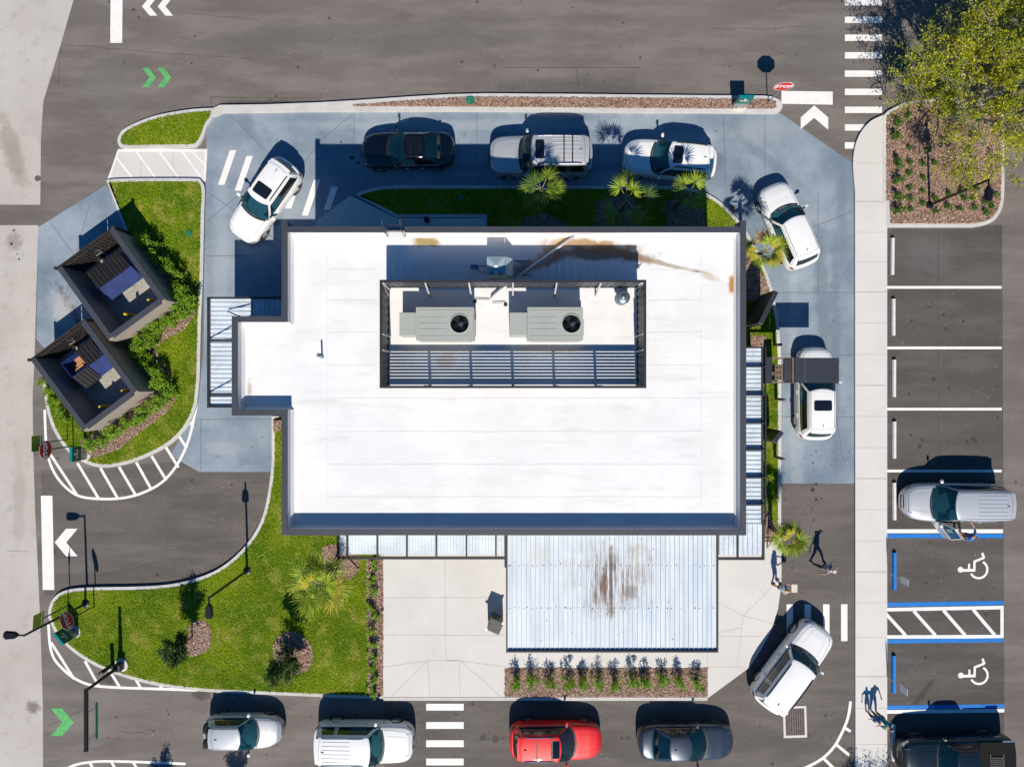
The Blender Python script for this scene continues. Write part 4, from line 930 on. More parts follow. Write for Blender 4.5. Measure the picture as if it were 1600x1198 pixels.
def flat_sign(px, py, label):
    x, y = W(px, py); t = thing('disabled_bay_sign', label, 'parking sign', (x, y, .003), 0, 'disabled parking signs')
    q = MB(); q.cyl((0, 0, 0), (0, 0, 2.0), .022, n=8); q.build('post', mPost, t)
    q = MB(); q.box((-.02, -.0, 1.78), (.012, .34, .46)); q.box((-.02, 0, 1.45), (.012, .34, .16)); q.build('sign_panel', mWhite, t)
flat_sign(1385, 893, 'disabled bay sign on a thin post at the bay beside the silver minivan'); flat_sign(1384, 1055, 'disabled bay sign on a thin post at the bay beside the black pickup')

# utility covers
mUtil = M('green_utility_box', (.01, .17, .09), .5, var=.15)
def util(px, py, r, label):
    x, y = W(px, py); q = MB(); n = 16; q.prism([(r * 1.15 * math.copysign(abs(math.cos(a)) ** .6, math.cos(a)), r * math.copysign(abs(math.sin(a)) ** .6, math.sin(a))) for a in np.linspace(0, 2 * PI, 25)[:-1]], 0, .05); q.box((0, 0, .055), (r * 1.2, .02, .01))
    tag(q.build('valve_cover', mUtil, at=(x, y, .165)), label, 'utility cover', 'green valve covers')
util(735, 159.5, .2, 'green valve cover in the bark strip above the silver off-road vehicle'); util(297, 366, .13, 'small green valve cover in the grass by the bin stores'); util(720, 310, .12, 'green valve cover in the shaded grass north of the restaurant')
# storm drain grate
x, y = W(1242, 1127); t = thing('storm_drain', 'square steel storm drain grate in a concrete surround behind the white wagon', 'drain', (x, y, 0), 0.03)
q = MB(); q.box((0, .76, .01), (1.22, .12, .02)); q.box((0, -.76, .01), (1.22, .12, .02)); q.box((-.555, 0, .01), (.11, 1.4, .02)); q.box((.555, 0, .01), (.11, 1.4, .02)); q.build('surround', mWalk, t)
q = MB(); q.box((0, 0, .006), (1.0, 1.4, .004)); q.build('pit', mBlk, t)
mGrate = M('rusty_grate', (.2, .16, .15), .6, metal=.3, var=.3, vs=5)
for s in (-1, 1):
    q = MB()
    for i in range(9): q.box((-.48 + i * .12, s * .35, .014), (.035, .66, .012))
    for i in range(13): q.box((0, s * .35 - .33 + i * .055, .0175), (.98, .018, .012))
    q.build('grate', mGrate, t)
x, y = W(59, 279); q = MB(); q.lathe([(0, .012), (.15, .012), (.16, .004)], 20); tag(q.build('manhole', M('iron_cover', (.12, .095, .07), .7, var=.3, vs=8), at=(x, y, .003)), 'small round iron cover at the edge of the pale road', 'manhole cover')

# ---------------------------------------------------------------- lamp posts and clearance bar
mLamp = M('black_lamp', (.012, .013, .016), .4, metal=.4, var=.1)
def lamp(px, py, head, label, hp=4.55):
    x, y = W(px, py); t = thing('lamp_post', label, 'lamp post', (x, y, .16), head, 'black shoebox lamp posts')
    q = MB(); q.lathe([(.2, 0), (.2, .05), (.12, .08), (0, .08)], 16); q.build('base', mLamp, t)
    q = MB(); q.cyl((0, 0, .05), (0, 0, hp), .065, .05, 12); q.build('pole', mLamp, t, smooth=False)
    q = MB(); q.bar((0, 0, hp - .05), (.32, 0, hp - .03), .06, .06); q.build('arm', mLamp, t)
    q = MB(); pts = [(.28, -.05), (.45, -.16), (.85, -.19), (.95, -.1), (.95, .1), (.85, .19), (.45, .16), (.28, .05)]; q.prism(pts, hp - .1, hp - .02); q.prism([(a * .9 + .06, b_ * .7) for a, b_ in pts], hp - .02, hp + .04); q.build('lamp_head', mLamp, t)
lamp(137, 941, PI, 'black lamp post beside the tilted stop sign, head over the pale road'); lamp(388, 890, -PI / 2, 'black lamp post on the top edge of the corner lawn'); lamp(1449, 322, .95 + PI / 2 + .6, 'black lamp post in the north east planter under the tree', 4.5)
bpy.data.objects['lamp_post.002'].rotation_euler = (0, 0, -PI / 2)
x, y = W(193, 1036); t = thing('clearance_bar', 'black gooseneck height bar with hanging green sign at the drive-through entrance', 'height bar', (x, y, .16))
q = MB(); q.lathe([(0, .1), (.33, .1), (.35, .07), (.35, 0)], 28); q.build('footing', mWalk, t)
q = MB(); q.box((0, 0, .32), (.4, .34, .45)); q.build('pedestal', mSignBack, t, bevel=.02)
q = MB(); q.cyl((0, 0, .4), (0, 0, 3.0), .09, .07, 12); q.build('pole', mLamp, t)
q = MB(); q.bar((0, .08, 3.0), (0, -2.9, 3.0), .14, .14); q.build('arm', mLamp, t)
q = MB(); q.box((.1, -1.75, 2.35), (.05, 1.75, .14)); q.build('hanging_bar', M('green_bar', (.0, .15, .09), .4, var=.1), t)
q = MB(); q.cyl((.1, -1.1, 2.4), (0, -1.1, 3.0), .01, n=6); q.cyl((.1, -2.4, 2.4), (0, -2.4, 3.0), .01, n=6); q.build('hanger', mLamp, t)
x, y = W(179, 1036); t = thing('speaker_post', 'short black bollard beside the height bar footing', 'bollard', (x, y, .15))
q = MB(); q.cyl((0, 0, 0), (0, 0, 1.05), .1, n=16); q.build('post', mLamp, t); q = MB(); q.lathe([(.11, 1.02), (.11, 1.1), (0, 1.13)], 16); q.build('cap', mSignBack, t)

# drive-through order point
mDark = M('dark_canopy_metal', (.03, .036, .048), .45, var=.12, vs=2); mTan = M('brown_fixture', (.16, .12, .09), .6, var=.2)
zt = 3.05; xa, ya = W(1241, 598, zt); xb, yb = W(1310, 559, zt); px_ = W(1203, 579, zt)[0]
t = thing('order_canopy', 'dark flat order-point canopy covering the bonnet of the white car', 'canopy', ((px_ + xa) / 2 - .35, (ya + yb) / 2, .14))
q = MB(); q.box(((xa + xb) / 2, (ya + yb) / 2, zt), (xb - xa, yb - ya, .12)); q.build('roof_panel', mDark, t, world=True)
q = MB(); q.box((W(1257, 0, zt)[0], (ya + yb) / 2, zt + .062), (.03, yb - ya - .02, .006)); 
for (a, b_) in ((1246, 562), (1246, 578), (1246, 595), (1283, 563), (1283, 579), (1283, 594), (1306, 562), (1306, 595)): p = W(a, b_, zt); q.cyl((p[0], p[1], zt + .05), (p[0], p[1], zt + .068), .03, n=8)
q.build('roof_bolts', M('grey_bolt', (.08, .1, .12), .5, var=.1), t, world=True)
q = MB(); xs_ = W(1226, 0, zt)[0]; q.box(((xs_ + W(1237, 0, zt)[0]) / 2, (ya + yb) / 2, zt - .1), (.36, yb - ya - .05, .1)); q.build('side_panel', mSignBack, t, world=True)
q = MB(); q.bar((px_, yb - .02, zt - .1), (xa + .15, yb - .02, zt - .1), .08, .1); q.bar((px_, ya + .02, zt - .1), (xa + .15, ya + .02, zt - .1), .08, .1); q.bar((xa - .06, ya - .02, zt - .05), (xa - .06, yb + .02, zt - .05), .09, .12); q.build('arm', mTan, t, world=True)
q = MB(); q.box((px_ - .05, (ya + yb) / 2, 1.55), (.3, 1.25, 3.0)); q.build('column', mDark, t, world=True)
x, y = W(1216, 582, 1.5); t = thing('order_speaker', 'brown speaker kiosk beside the order-point column', 'speaker kiosk', (x, y, .16))
q = MB(); q.box((0, .0, .75), (.42, .8, 1.4)); q.build('cabinet', mTan, t, bevel=.02); q = MB(); 
for i in range(3):
    for j in range(2): q.box((-.1 + j * .16, .25 - i * .25, 1.455), (.07, .07, .012))
q.build('vent_slots', mBlk, t); q = MB(); q.box((-.3, -.05, 1.3), (.3, .16, .1)); q.build('bracket', mTan, t)
def menu(px, py, rz, w, h, label, z=.3):
    x, y = W(px, py, h + z); t = thing('menu_board', label, 'menu board', (x, y, .15), rz, 'dark drive-through menu boards')
    q = MB(); q.box((0, 0, z + h / 2), (w, .24, h)); q.build('cabinet', mDark, t, bevel=.02)
    q = MB(); q.box((0, -.126, z + h / 2), (w - .16, .012, h - .16)); q.build('screen', mGlassB, t)
    q = MB(); q.box((0, 0, z / 2), (w * .6, .14, z)); q.build('base', mDark, t)
    q = MB(); q.box((0, .0, z + h + .006), (w * .98, .03, .012)); q.build('top_rail', mCapG, t)
menu(1199, 481, math.radians(64), 1.75, 2.1, 'large dark menu board set askew near the palm'); menu(1214, 682, math.radians(52), .65, 1.6, 'small dark preview board south of the order point')
def post(px, py, label, hh=1.15):
    x, y = W(px, py); q = MB(); q.lathe([(.075, 0), (.075, hh), (.05, hh + .03), (0, hh + .035)], 16); tag(q.build('bollard', mTan, at=(x, y, .15), smooth=True), label, 'bollard', 'brown bollards along the drive-through kerb')
post(1210.5, 623.5, 'brown bollard just south of the order canopy'); post(1209, 713, 'brown bollard at the end of the blue-grey drive'); post(1208, 540, 'brown bollard just north of the order canopy', .9)
x, y = W(425, 655, 1.0); q = MB(); q.lathe([(.08, 0), (.08, .9), (0, .94)], 14); q.tube([(0, 0, .8), (.3, .02, .8)], .03, 6); tag(q.build('bollard', mBlk, at=(x + .15, y, .01)), 'short black bollard at the inner corner of the pick-up window', 'bollard')
# litter bin on the patio
x, y = W(776, 966, .0); t = thing('litter_bin', 'dark square litter bin standing skew on the patio beside the big canopy', 'litter bin', (x - .05, y + .02, KH), -.42)
q = MB(); q.box((0, 0, .55), (.62, .58, 1.0)); q.build('cabinet', M('olive_bin', (.05, .055, .045), .5, var=.4, vs=6), t, bevel=.02)
q = MB(); q.box((0, 0, 1.07), (.68, .64, .06)); q.build('lid', M('dark_lid', (.06, .065, .05), .4, var=.5, vs=9), t, bevel=.015)
q = MB(); q.box((0, -.33, .7), (.4, .01, .22)); q.build('opening', mBlk, t)
q = MB()
for s in ((-.33, -.32), (.3, .3)): q.box((s[0], s[1], 1.1), (.12, .12, .02))
q.build('corner_plate', mWhite, t)
# rooftop gutter box on the ground north
x, y = W(668, 337); q = MB(); q.lathe([(.13, 0), (.13, .35), (.08, .42), (0, .43)], 16); tag(q.build('standpipe', mBlk, at=(x, y - .3, KH)), 'short black standpipe on the shaded walk north of the restaurant', 'standpipe')
# ---------------------------------------------------------------- vegetation
def leafmat(name, c0, c1, rough=.55, trans=.25, ns=2.0):
    m, nt, b = newmat(name)
    g = nd(nt, 'ShaderNodeNewGeometry'); c = mixc(nt, g.outputs['Random Per Island'], c0, c1)
    c = mixc(nt, ramp(nt, noise(nt, ns, 2), .35, .7, 0, .35), c, tuple(x * .55 for x in c0))
    setc(nt, b.inputs['Base Color'], c); b.inputs['Roughness'].default_value = rough; b.inputs['Specular IOR Level'].default_value = .3
    if trans:
        t = nd(nt, 'ShaderNodeBsdfTranslucent'); setc(nt, t.inputs['Color'], c); mx = nd(nt, 'ShaderNodeMixShader'); mx.inputs[0].default_value = trans
        out = nt.nodes['Material Output']; nt.links.new(b.outputs[0], mx.inputs[1]); nt.links.new(t.outputs[0], mx.inputs[2]); nt.links.new(mx.outputs[0], out.inputs[0])
    return m
mHedge = leafmat('hedge_leaves', (.09, .21, .006), (.32, .50, .03)); mBushP = leafmat('planter_bush_leaves', (.07, .18, .006), (.24, .40, .015)); mTuft = leafmat('dark_tuft_leaves', (.035, .13, .008), (.12, .26, .02))
mTreeL = leafmat('yellow_green_leaves', (.09, .17, .005), (.68, .62, .02), trans=.3, ns=.6); mOakL = leafmat('dark_oak_leaves', (.012, .035, .004), (.07, .13, .015), trans=.1)
mBark = M('pale_bark', (.30, .28, .25), .85, var=.3, vs=6); mBarkD = M('dark_bark', (.08, .065, .05), .9, var=.3, vs=8)
mFrond = leafmat('palm_frond', (.12, .22, .01), (.44, .50, .04), trans=.2); mFrondY = leafmat('palm_frond_yellow', (.40, .36, .03), (.60, .50, .06), trans=.2); mFrondD = leafmat('palm_frond_dry', (.40, .19, .06), (.55, .38, .17), trans=.15); mFrondK = leafmat('palm_frond_deep', (.03, .08, .012), (.12, .20, .03), trans=.15)
mPetiole = M('palm_petiole', (.32, .34, .12), .6, var=.2); mPalmT = M('palm_trunk', (.16, .12, .09), .9, var=.5, vs=14, bump=.8, bs=20); mStake = M('timber_brace', (.42, .27, .18), .8, var=.2, vs=5)

def leaves(P, size, rng, tilt=.9):       # P (n,3) centres -> diamond leaf quads
    n = len(P); nrm = rng.normal(size=(n, 3)); nrm[:, 2] = np.abs(nrm[:, 2]) + tilt; nrm /= np.linalg.norm(nrm, axis=1)[:, None]
    r = rng.normal(size=(n, 3)); u = np.cross(nrm, r); u /= np.linalg.norm(u, axis=1)[:, None]; v = np.cross(nrm, u)
    s = size * rng.uniform(.6, 1.3, n)[:, None]
    q = np.stack([P - u * s, P + v * s * .45, P + u * s, P - v * s * .45], 1).reshape(-1, 3)
    return q, np.arange(4 * n).reshape(-1, 4)
def bush_mesh(seed, rx, ry, hz, n, size, mat, clump=9):
    rng = np.random.default_rng(seed); cl = rng.normal(size=(clump, 3)) * (rx * .5, ry * .5, hz * .22) + (0, 0, hz * .55)
    k = rng.integers(0, clump, n); P = cl[k] + rng.normal(size=(n, 3)) * (rx * .26, ry * .26, hz * .16); P[:, 2] = np.clip(P[:, 2], .03, hz)
    return leaves(P, size, rng) + (cl,)
def bush_thing(name, label, cat, x, y, z, seed, rx, ry, hz, n, size, mat, group, cache={}):
    key = (name, seed)
    t = thing(name, label, cat, (x, y, z), random.uniform(0, 6.28), group)
    if key not in cache:
        V, Fc, cl = bush_mesh(seed, rx, ry, hz, n, size, mat); o = fastmesh('foliage', V, Fc, mat, t)
        s = MB()
        for c in cl: s.cyl((0, 0, 0), (c[0] * .8, c[1] * .8, c[2]), .012, .005, 5)
        st_ = s.build('stems', mBarkD, t); cache[key] = (o.data, st_.data)
    else:
        for nm, me in zip(('foliage', 'stems'), cache[key]):
            o = bpy.data.objects.new(nm, me); COL.objects.link(o); o.parent = t
    return t
random.seed(11)
# hedge
hp = [(222, 372), (231, 384), (243, 393), (249, 405), (262, 411), (268, 425), (281, 434), (283, 448), (291, 458), (298, 470), (292, 484), (284, 494), (270, 500), (256, 508), (243, 516), (229, 524), (219, 534), (217, 548), (229, 556), (233, 570), (243, 579), (252, 590), (263, 602), (265, 614), (253, 626), (239, 634), (228, 646), (213, 655), (199, 664), (186, 673), (170, 681), (157, 688), (143, 694),
      (280, 474), (275, 462), (240, 531), (250, 602), (226, 538)]
hw = ['upper stretch of hedge beside the upper bin store', 'hedge corner nearest the pick-up canopy', 'inner hedge corner where the two bin stores meet', 'lower stretch of hedge beside the lower bin store']
for i, (x, y) in enumerate(hp):
    k = 0 if y < 455 else (1 if y < 512 else (2 if y < 575 else 3)); X, Y = W(x + random.uniform(-2, 2), y + random.uniform(-2, 2), .5)
    t = bush_thing('hedge_shrub', 'bright green shrub in the ' + hw[k], 'shrub', X, Y, KH + .02, 100 + i % 4, .3, .3, .85, 560, .055, mHedge, hw[k]); s = random.uniform(.82, 1.0); t.scale = (s, s, s * random.uniform(1.0, 1.3))
for i, (x, y) in enumerate(((64, 596), (72, 612), (80, 626), (90, 640), (98, 655))):
    X, Y = W(x + 6, y, .2); t = bush_thing('hedge_shrub', 'straggly light green shrub outside the west wall of the lower bin store', 'shrub', X, Y, KH + .02, 100 + i % 4, .3, .3, .85, 560, .055, mHedge, 'shrubs outside the west wall of the lower bin store'); t.scale = (.6, .6, .55)
# planter bushes
bx = [807, 831, 859, 887, 909.5, 935, 960, 987, 1009, 1035, 1062, 1089]
for i, x in enumerate(bx):
    X, Y = W(x, 1065 + random.uniform(-3, 3), .5); ord_ = ('first second third fourth fifth sixth seventh eighth ninth tenth eleventh'.split() + ['last'])[i]
    t = bush_thing('planter_bush', ord_ + ' bush from the west in the planter south of the big canopy', 'bush', X, Y + .05, KH, 200 + i % 4, .24, .3, .95, 420, .05, mBushP, 'row of bushes in the patio planter')
    t.scale = (.95 + .15 * random.random(), 1, random.uniform(.9, 1.15))
# west strip along the patio
for i, (x, y) in enumerate(((585, 880), (583, 905), (584, 925), (581, 948), (586, 962), (583, 985), (584, 1005), (585, 1025), (583, 1045), (586, 1062), (584, 1080))):
    X, Y = W(x, y, .3); w_ = ('first second third fourth fifth sixth seventh eighth ninth tenth'.split() + ['last'])[i]
    t = bush_thing('border_bush', w_ + ' bush from the north in the bark border west of the patio', 'bush', X, Y, KH + .03, 300 + i % 3, .2, .25, .5, 200, .055, mHedge, 'bushes in the border west of the patio')
# planter tufts by the car park
tf = [(1398, 215), (1420, 232), (1400, 257), (1421, 256), (1440, 256), (1400, 283), (1420, 271), (1442, 279), (1400, 310), (1420, 294), (1440, 299), (1400, 331), (1420, 312), (1440, 317), (1461, 331), (1480, 323), (1481, 305), (1499, 327), (1520, 326), (1519, 311), (1539, 333), (1539, 316), (1548, 322), (1552, 305), (1460, 256), (1448, 235), (1500, 300), (1506, 310), (1524, 296), (1417, 182), (1398, 195), (1422, 328), (1460, 312)]
for i, (x, y) in enumerate(tf):
    X, Y = W(x, y, .2); big = x < 1405
    if big: lb, gr = 'rounded green bush in the west row of the north east planter', 'rounded bushes in the west row of the north east planter'
    elif x < 1450: lb, gr = 'small green tuft left of the lamp post shadow in the north east planter', 'small tufts in the west half of the north east planter'
    else: lb, gr = 'small green tuft right of the lamp post shadow in the north east planter', 'small tufts in the east half of the north east planter'
    t = bush_thing('planter_tuft', lb, 'plant', X, Y, KH, 400 + i % 3, .16, .16, .34, 190, .04, mTuft, gr); s = 1.35 if big else random.uniform(.75, 1.05); t.scale = (s, s, s * (1.3 if big else 1))
for i, (x, y) in enumerate(((1500, 345),)): pass

# trees
def limb(mb, p, d, L, r, depth, rng, tips, spread=.55, up=.05):
    n = 4; pts = [Vector(p)]; rr = [r]; d = Vector(d).normalized()
    for i in range(n):
        d = (d + Vector(rng.normal(size=3)) * .13 + Vector((0, 0, up))).normalized(); pts.append(pts[-1] + d * L / n); rr.append(r * (1 - .5 * (i + 1) / n))
        if depth <= 1: tips.append((pts[-1].copy(), d.copy()))
        if depth > 0 and i >= 1:
            for _ in range(2 if i < n - 1 else 1):
                a = Vector(rng.normal(size=3)); a = (a - a.dot(d) * d).normalized(); nd_ = (d * .75 + a * spread * rng.uniform(.7, 1.3)).normalized()
                limb(mb, pts[-1], nd_, L * rng.uniform(.5, .68), rr[-1] * .62, depth - 1, rng, tips, spread, up)
    mb.tube(pts, rr, 6 if r > .03 else 4)
def tree(name, label, cat, px, py, trunk_h, dirs, L, r, depth, leafn, lsize, mat, bark, seed, spreadl=.16, up=.05, lo=.8, clump=0):
    rng = np.random.default_rng(seed); x, y = W(px, py); t = thing(name, label, cat, (x, y, .12)); tips = []; mb = MB()
    mb.tube([(0, 0, 0), (.02, .01, trunk_h * .5), (0, 0, trunk_h)], [r * 1.5, r * 1.2, r * 1.05], 10)
    for d, l in dirs: limb(mb, (0, 0, trunk_h * rng.uniform(lo, 1)), d, L * l, r * .75, depth, rng, tips, up=up)
    mb.build('trunk', bark, t, smooth=True)
    T = np.array([list(a) for a, _ in tips]); k = (rng.random(leafn) ** (1.8 if clump else 1) * len(T)).astype(int); T = T[rng.permutation(len(T))] if clump else T; P = T[k] + rng.normal(size=(leafn, 3)) * spreadl
    V, Fc = leaves(P, lsize, rng, .5); fastmesh('crown', V, Fc, mat, t); return t, T
dirs = []
for i in range(11): a = i * 2 * PI / 11 + .2; dirs.append(((math.cos(a), math.sin(a), .55 + .3 * (i % 2)), 1.0 + .18 * math.sin(i * 2.3) + .16 * max(0, math.cos(a + .9))))
dirs += [((.1, .1, 1), 1), ((-.4, .3, 1), .9), ((.4, -.3, 1), .95)]
tree('shade_tree', 'large open-crowned yellow-green tree over the north east planter', 'tree', 1484, 186, 1.9, dirs, 2.85, .16, 3, 42000, .06, mTreeL, mBark, 5, .11, .02, clump=1)
dn = [((math.cos(a), math.sin(a), .9), 1.0) for a in np.linspace(0, 2 * PI, 8)[:-1]] + [((0, 0, 1), 1.2)]
tree('shade_tree', 'second yellow-green tree at the right edge beyond the north east planter', 'tree', 1600, 110, 1.9, dn, 2.2, .13, 3, 22000, .06, mTreeL, mBark, 9, .11, .03, clump=1)
tree('shade_tree', 'tree whose branches enter at the top right corner of the picture', 'tree', 1520, -20, 1.9, dn, 1.9, .13, 3, 15000, .06, mTreeL, mBark, 12, .11, .03, clump=1)
ln = [((math.cos(a), math.sin(a), .75 + .3 * (i % 3)), .8 + .2 * (i % 2)) for i, a in enumerate(np.linspace(0, 6 * PI, 15))] + [((0, 0, 1), 1.3), ((.1, .1, 1), 1.2)]
def small_tree(px, py, label, seed, L=.62, n=4200):
    t, T = tree('young_oak', label, 'tree', px, py, 2.35, ln, L, .03, 1, n, .06, mOakL, mBarkD, seed, .09, .03, lo=.16); return t
small_tree(303, 992, 'slim young dark-leaved tree in the oval bark ring nearest the tilted stop sign', 21); small_tree(459, 1022, 'slim young dark-leaved tree in the bark ring below the large fan palm', 22, .68)
small_tree(256, 1262, 'young tree just below the frame casting its shadow by the lower hatching', 23); small_tree(372, 1264, 'young tree just below the frame casting its shadow under the small silver car', 24)
tree('shade_tree', 'tree below the frame whose mottled shadow falls on the pavement', 'tree', 1356, 1330, 1.6, dn, 1.5, .09, 3, 8000, .055, mTreeL, mBark, 31, .12, .03)
def brace(px, py, pts, label):
    q = MB(); x, y = W(px, py)
    for a in pts: q.bar((0, 0, 1.1), a, .06, .05)
    tag(q.build('timber_prop', mStake, at=(x, y, KH)), label, 'tree prop')
# palms
def frond_fan(R, nb, rng, ang=2.1):
    V = []; Fc = []
    for i in range(nb):
        a = -ang + 2 * ang * i / (nb - 1) + rng.normal() * .03; L = R * (1 - .22 * abs(a / ang) ** 2) * rng.uniform(.86, 1.05); w = .03
        d = np.array([math.cos(a), math.sin(a), 0]); s = np.array([-math.sin(a), math.cos(a), 0]); b = len(V)
        dr = rng.uniform(.1, .28)
        V += [list(d * .03), list(d * L * .45 + s * w + (0, 0, .0)), list(d * L * .45 - s * w + (0, 0, .0)), list(d * L * .45 + (0, 0, -.022)), list(d * L * .82 + s * w * .5 + (0, 0, -dr * .22 * L)), list(d * L * .82 - s * w * .5 + (0, 0, -dr * .22 * L)), list(d * L + (0, 0, -dr * L))]
        Fc += [(b, b + 3, b + 1), (b, b + 2, b + 3), (b + 1, b + 3, b + 4), (b + 3, b + 5, b + 4), (b + 3, b + 2, b + 5), (b + 4, b + 5, b + 6)]
    return np.array(V), Fc
def palm(px, py, h, label, seed, nf=11, pet=.6, R=.62, heads=1, mats=None, z0=KH):
    rng = np.random.default_rng(seed); x, y = W(px, py, h); t = thing('fan_palm', label, 'palm', (x, y, z0), 0, 'fan palms around the restaurant')
    hd = [(0, 0, h - z0 - .1)] if heads == 1 else [(rng.uniform(-.3, .3), rng.uniform(-.3, .3), h - z0 - rng.uniform(.0, .5)) for _ in range(heads)]
    tr = MB()
    for c in hd:
        pts = [(c[0] * .4 * (i / 6) if heads > 1 else 0, 0, 0) for i in range(1)]; prev = Vector((c[0] * .2, c[1] * .2, 0)); top = Vector(c)
        for i in range(9): q = prev.lerp(top, 1 / (9 - i)); tr.cyl(prev, q, .1 if i % 2 else .12, .085, 9); prev = q
    tr.build('trunk', mPalmT, t, smooth=False); mats = mats or [mFrond]
    for j in range(nf):
        c = Vector(hd[j % len(hd)]); az = j * 2.4 + rng.normal() * .25; el = math.radians(rng.uniform(15, 70) if j < nf * .6 else rng.uniform(-15, 20)); L = pet * rng.uniform(.75, 1.15)
        d = Vector((math.cos(az) * math.cos(el), math.sin(az) * math.cos(el), math.sin(el))); tip = c + d * L + Vector((0, 0, -.08)); mid = c + d * L * .55
        V, Fc = frond_fan(R * rng.uniform(.85, 1.12), 19, rng); lie = Vector((d.x, d.y, d.z - .35)).normalized()
        side = Vector((-d.y, d.x, 0)).normalized(); side = (side + Vector((0, 0, rng.normal() * .25))).normalized(); nn = lie.cross(side).normalized(); side = nn.cross(lie)
        Mx = np.array([list(lie), list(side), list(nn)]).T; P = V @ Mx.T + np.array(tip)
        b = len(P); s2 = MB(); s2.tube([c, mid, tip], [.016, .013, .01], 5)
        fr = fastmesh('frond', P, Fc, mats[int(rng.integers(0, len(mats)))], t)
        s2.build('frond_stalk', mPetiole, fr)
    return t
MG = [mFrond, mFrond, mFrond, mFrondK]
palm(846, 296, 3.7, 'tall fan palm in front of the silver off-road vehicle', 47, 10, .60, .70, 1, MG + MG)
palm(980, 312, 3.5, 'spreading fan palm below the bonnet of the shaded white crossover', 42, 8, .95, .68, 1, MG); palm(1078, 300, 3.3, 'smaller fan palm at the rear of the shaded white crossover', 43, 7, .55, .64, 1, MG)
palm(1196, 392, 3.35, 'fan palm with dry orange fronds at the north east corner of the restaurant', 44, 12, .62, .58, 1, [mFrond, mFrond, mFrond, mFrond, mFrondD, mFrondY])
palm(1235, 842, 2.7, 'leaning fan palm at the south east corner of the restaurant', 45, 11, .5, .6, 1, [mFrond, mFrond, mFrondY]); palm(497, 912, 4.1, 'large golden-green fan palm on the corner lawn', 46, 19, 1.0, .8, 1, [mFrond, mFrond, mFrond, mFrondY])
brace(534, 884, [(.0, 1.0, 0), (1.0, -.1, 0), (-.8, -.6, 0)], 'timber props bracing the large palm on the corner lawn'); brace(1200, 828, [(.0, .9, 0), (-.7, -.2, 0), (-.1, -.9, 0)], 'timber props bracing the leaning palm at the south east corner')
# fallen leaves and litter (tiny scattered debris)
mLeafB = M('fallen_leaf', (.35, .17, .07), .8, island=.5, col2=(.55, .38, .2)); V = []
rng = np.random.default_rng(77)
def scat(n, x0, y0, x1, y1, z):
    for _ in range(n):
        x, y = W(rng.uniform(x0, x1), rng.uniform(y0, y1)); V.append((x, y, z))
scat(60, 1384, 352, 1394, 364, .012); scat(14, 1384, 440, 1390, 460, .012); scat(40, 100, 60, 700, 160, .01); scat(40, 700, 20, 1300, 148, .01); scat(60, 1384, 190, 1600, 360, .2); scat(30, 70, 740, 420, 910, .012); scat(30, 230, 1080, 330, 1100, .012); scat(30, 500, 170, 640, 180, .16); scat(20, 1220, 760, 1330, 940, .012); scat(40, 100, 1110, 700, 1198, .012)
Q, Fc = leaves(np.array(V), .022, rng, 2.5); Q[:, 2] = np.maximum(Q[:, 2], .011); o = fastmesh('fallen_leaves', Q, Fc, mLeafB); tag(o, 'tiny fallen leaves and litter scattered over the paving', 'leaves', kind='stuff')
# ---------------------------------------------------------------- vehicles
def paint(name, col, metal=0, rough=.3, flake=0):
    m, nt, b = newmat(name); n1 = noise(nt, 3, 3)
    c = mixc(nt, ramp(nt, n1, .3, .7, 0, .5), col, tuple(x * .93 for x in col)); setc(nt, b.inputs['Base Color'], c)
    b.inputs['Metallic'].default_value = metal; b.inputs['Roughness'].default_value = rough; b.inputs['Coat Weight'].default_value = 1; b.inputs['Coat Roughness'].default_value = .03
    return m
pW = paint('white_car_paint', (.84, .84, .83)); pW2 = paint('pearl_car_paint', (.66, .665, .67)); pS = paint('silver_car_paint', (.50, .51, .53), .3, .4); pS2 = paint('silver_blue_paint', (.54, .56, .59), .3, .38); pK = paint('black_car_paint', (.002, .003, .006), 0, .12); pR = paint('red_car_paint', (.80, .004, .002), .0, .5); pG = paint('slate_car_paint', (.045, .06, .085), .4, .3); pKT = paint('black_teal_paint', (.006, .014, .018), .2, .25)
def glass(name, tint, tr):
    m, nt, b = newmat(name); setc(nt, b.inputs['Base Color'], tint); b.inputs['Roughness'].default_value = .03; b.inputs['Specular IOR Level'].default_value = .8; b.inputs['Coat Weight'].default_value = .6
    t = nd(nt, 'ShaderNodeBsdfTransparent'); setc(nt, t.inputs[0], (.26, .50, .55)); mx = nd(nt, 'ShaderNodeMixShader'); mx.inputs[0].default_value = tr
    out = nt.nodes['Material Output']; nt.links.new(b.outputs[0], mx.inputs[1]); nt.links.new(t.outputs[0], mx.inputs[2]); nt.links.new(mx.outputs[0], out.inputs[0]); return m
gWS = glass('windshield_glass', (.004, .03, .05), .5); gSide = glass('privacy_glass', (.008, .008, .01), .12)
mTrim = M('black_trim', (.012, .012, .014), .5, var=.1); mTyre = M('tyre_rubber', (.018, .018, .019), .8, var=.1); mRim = M('alloy_rim', (.45, .46, .48), .3, metal=.85, var=.1); mChrome = M('chrome', (.7, .7, .72), .12, metal=1, var=0)
mHead = M('headlamp_glass', (.45, .48, .52), .08, metal=.6, var=.3, vs=14); mTail = M('tail_lamp', (.30, .004, .008), .15, var=.2, vs=12); mSeat = M('car_seat', (.025, .025, .028), .8, var=.1); mSeatT = M('tan_car_seat', (.3, .26, .2), .8, var=.1); mDash = M('dashboard', (.03, .034, .036), .7, var=.2, vs=8); mPlate = M('number_plate', (.6, .6, .6), .5, var=.05)
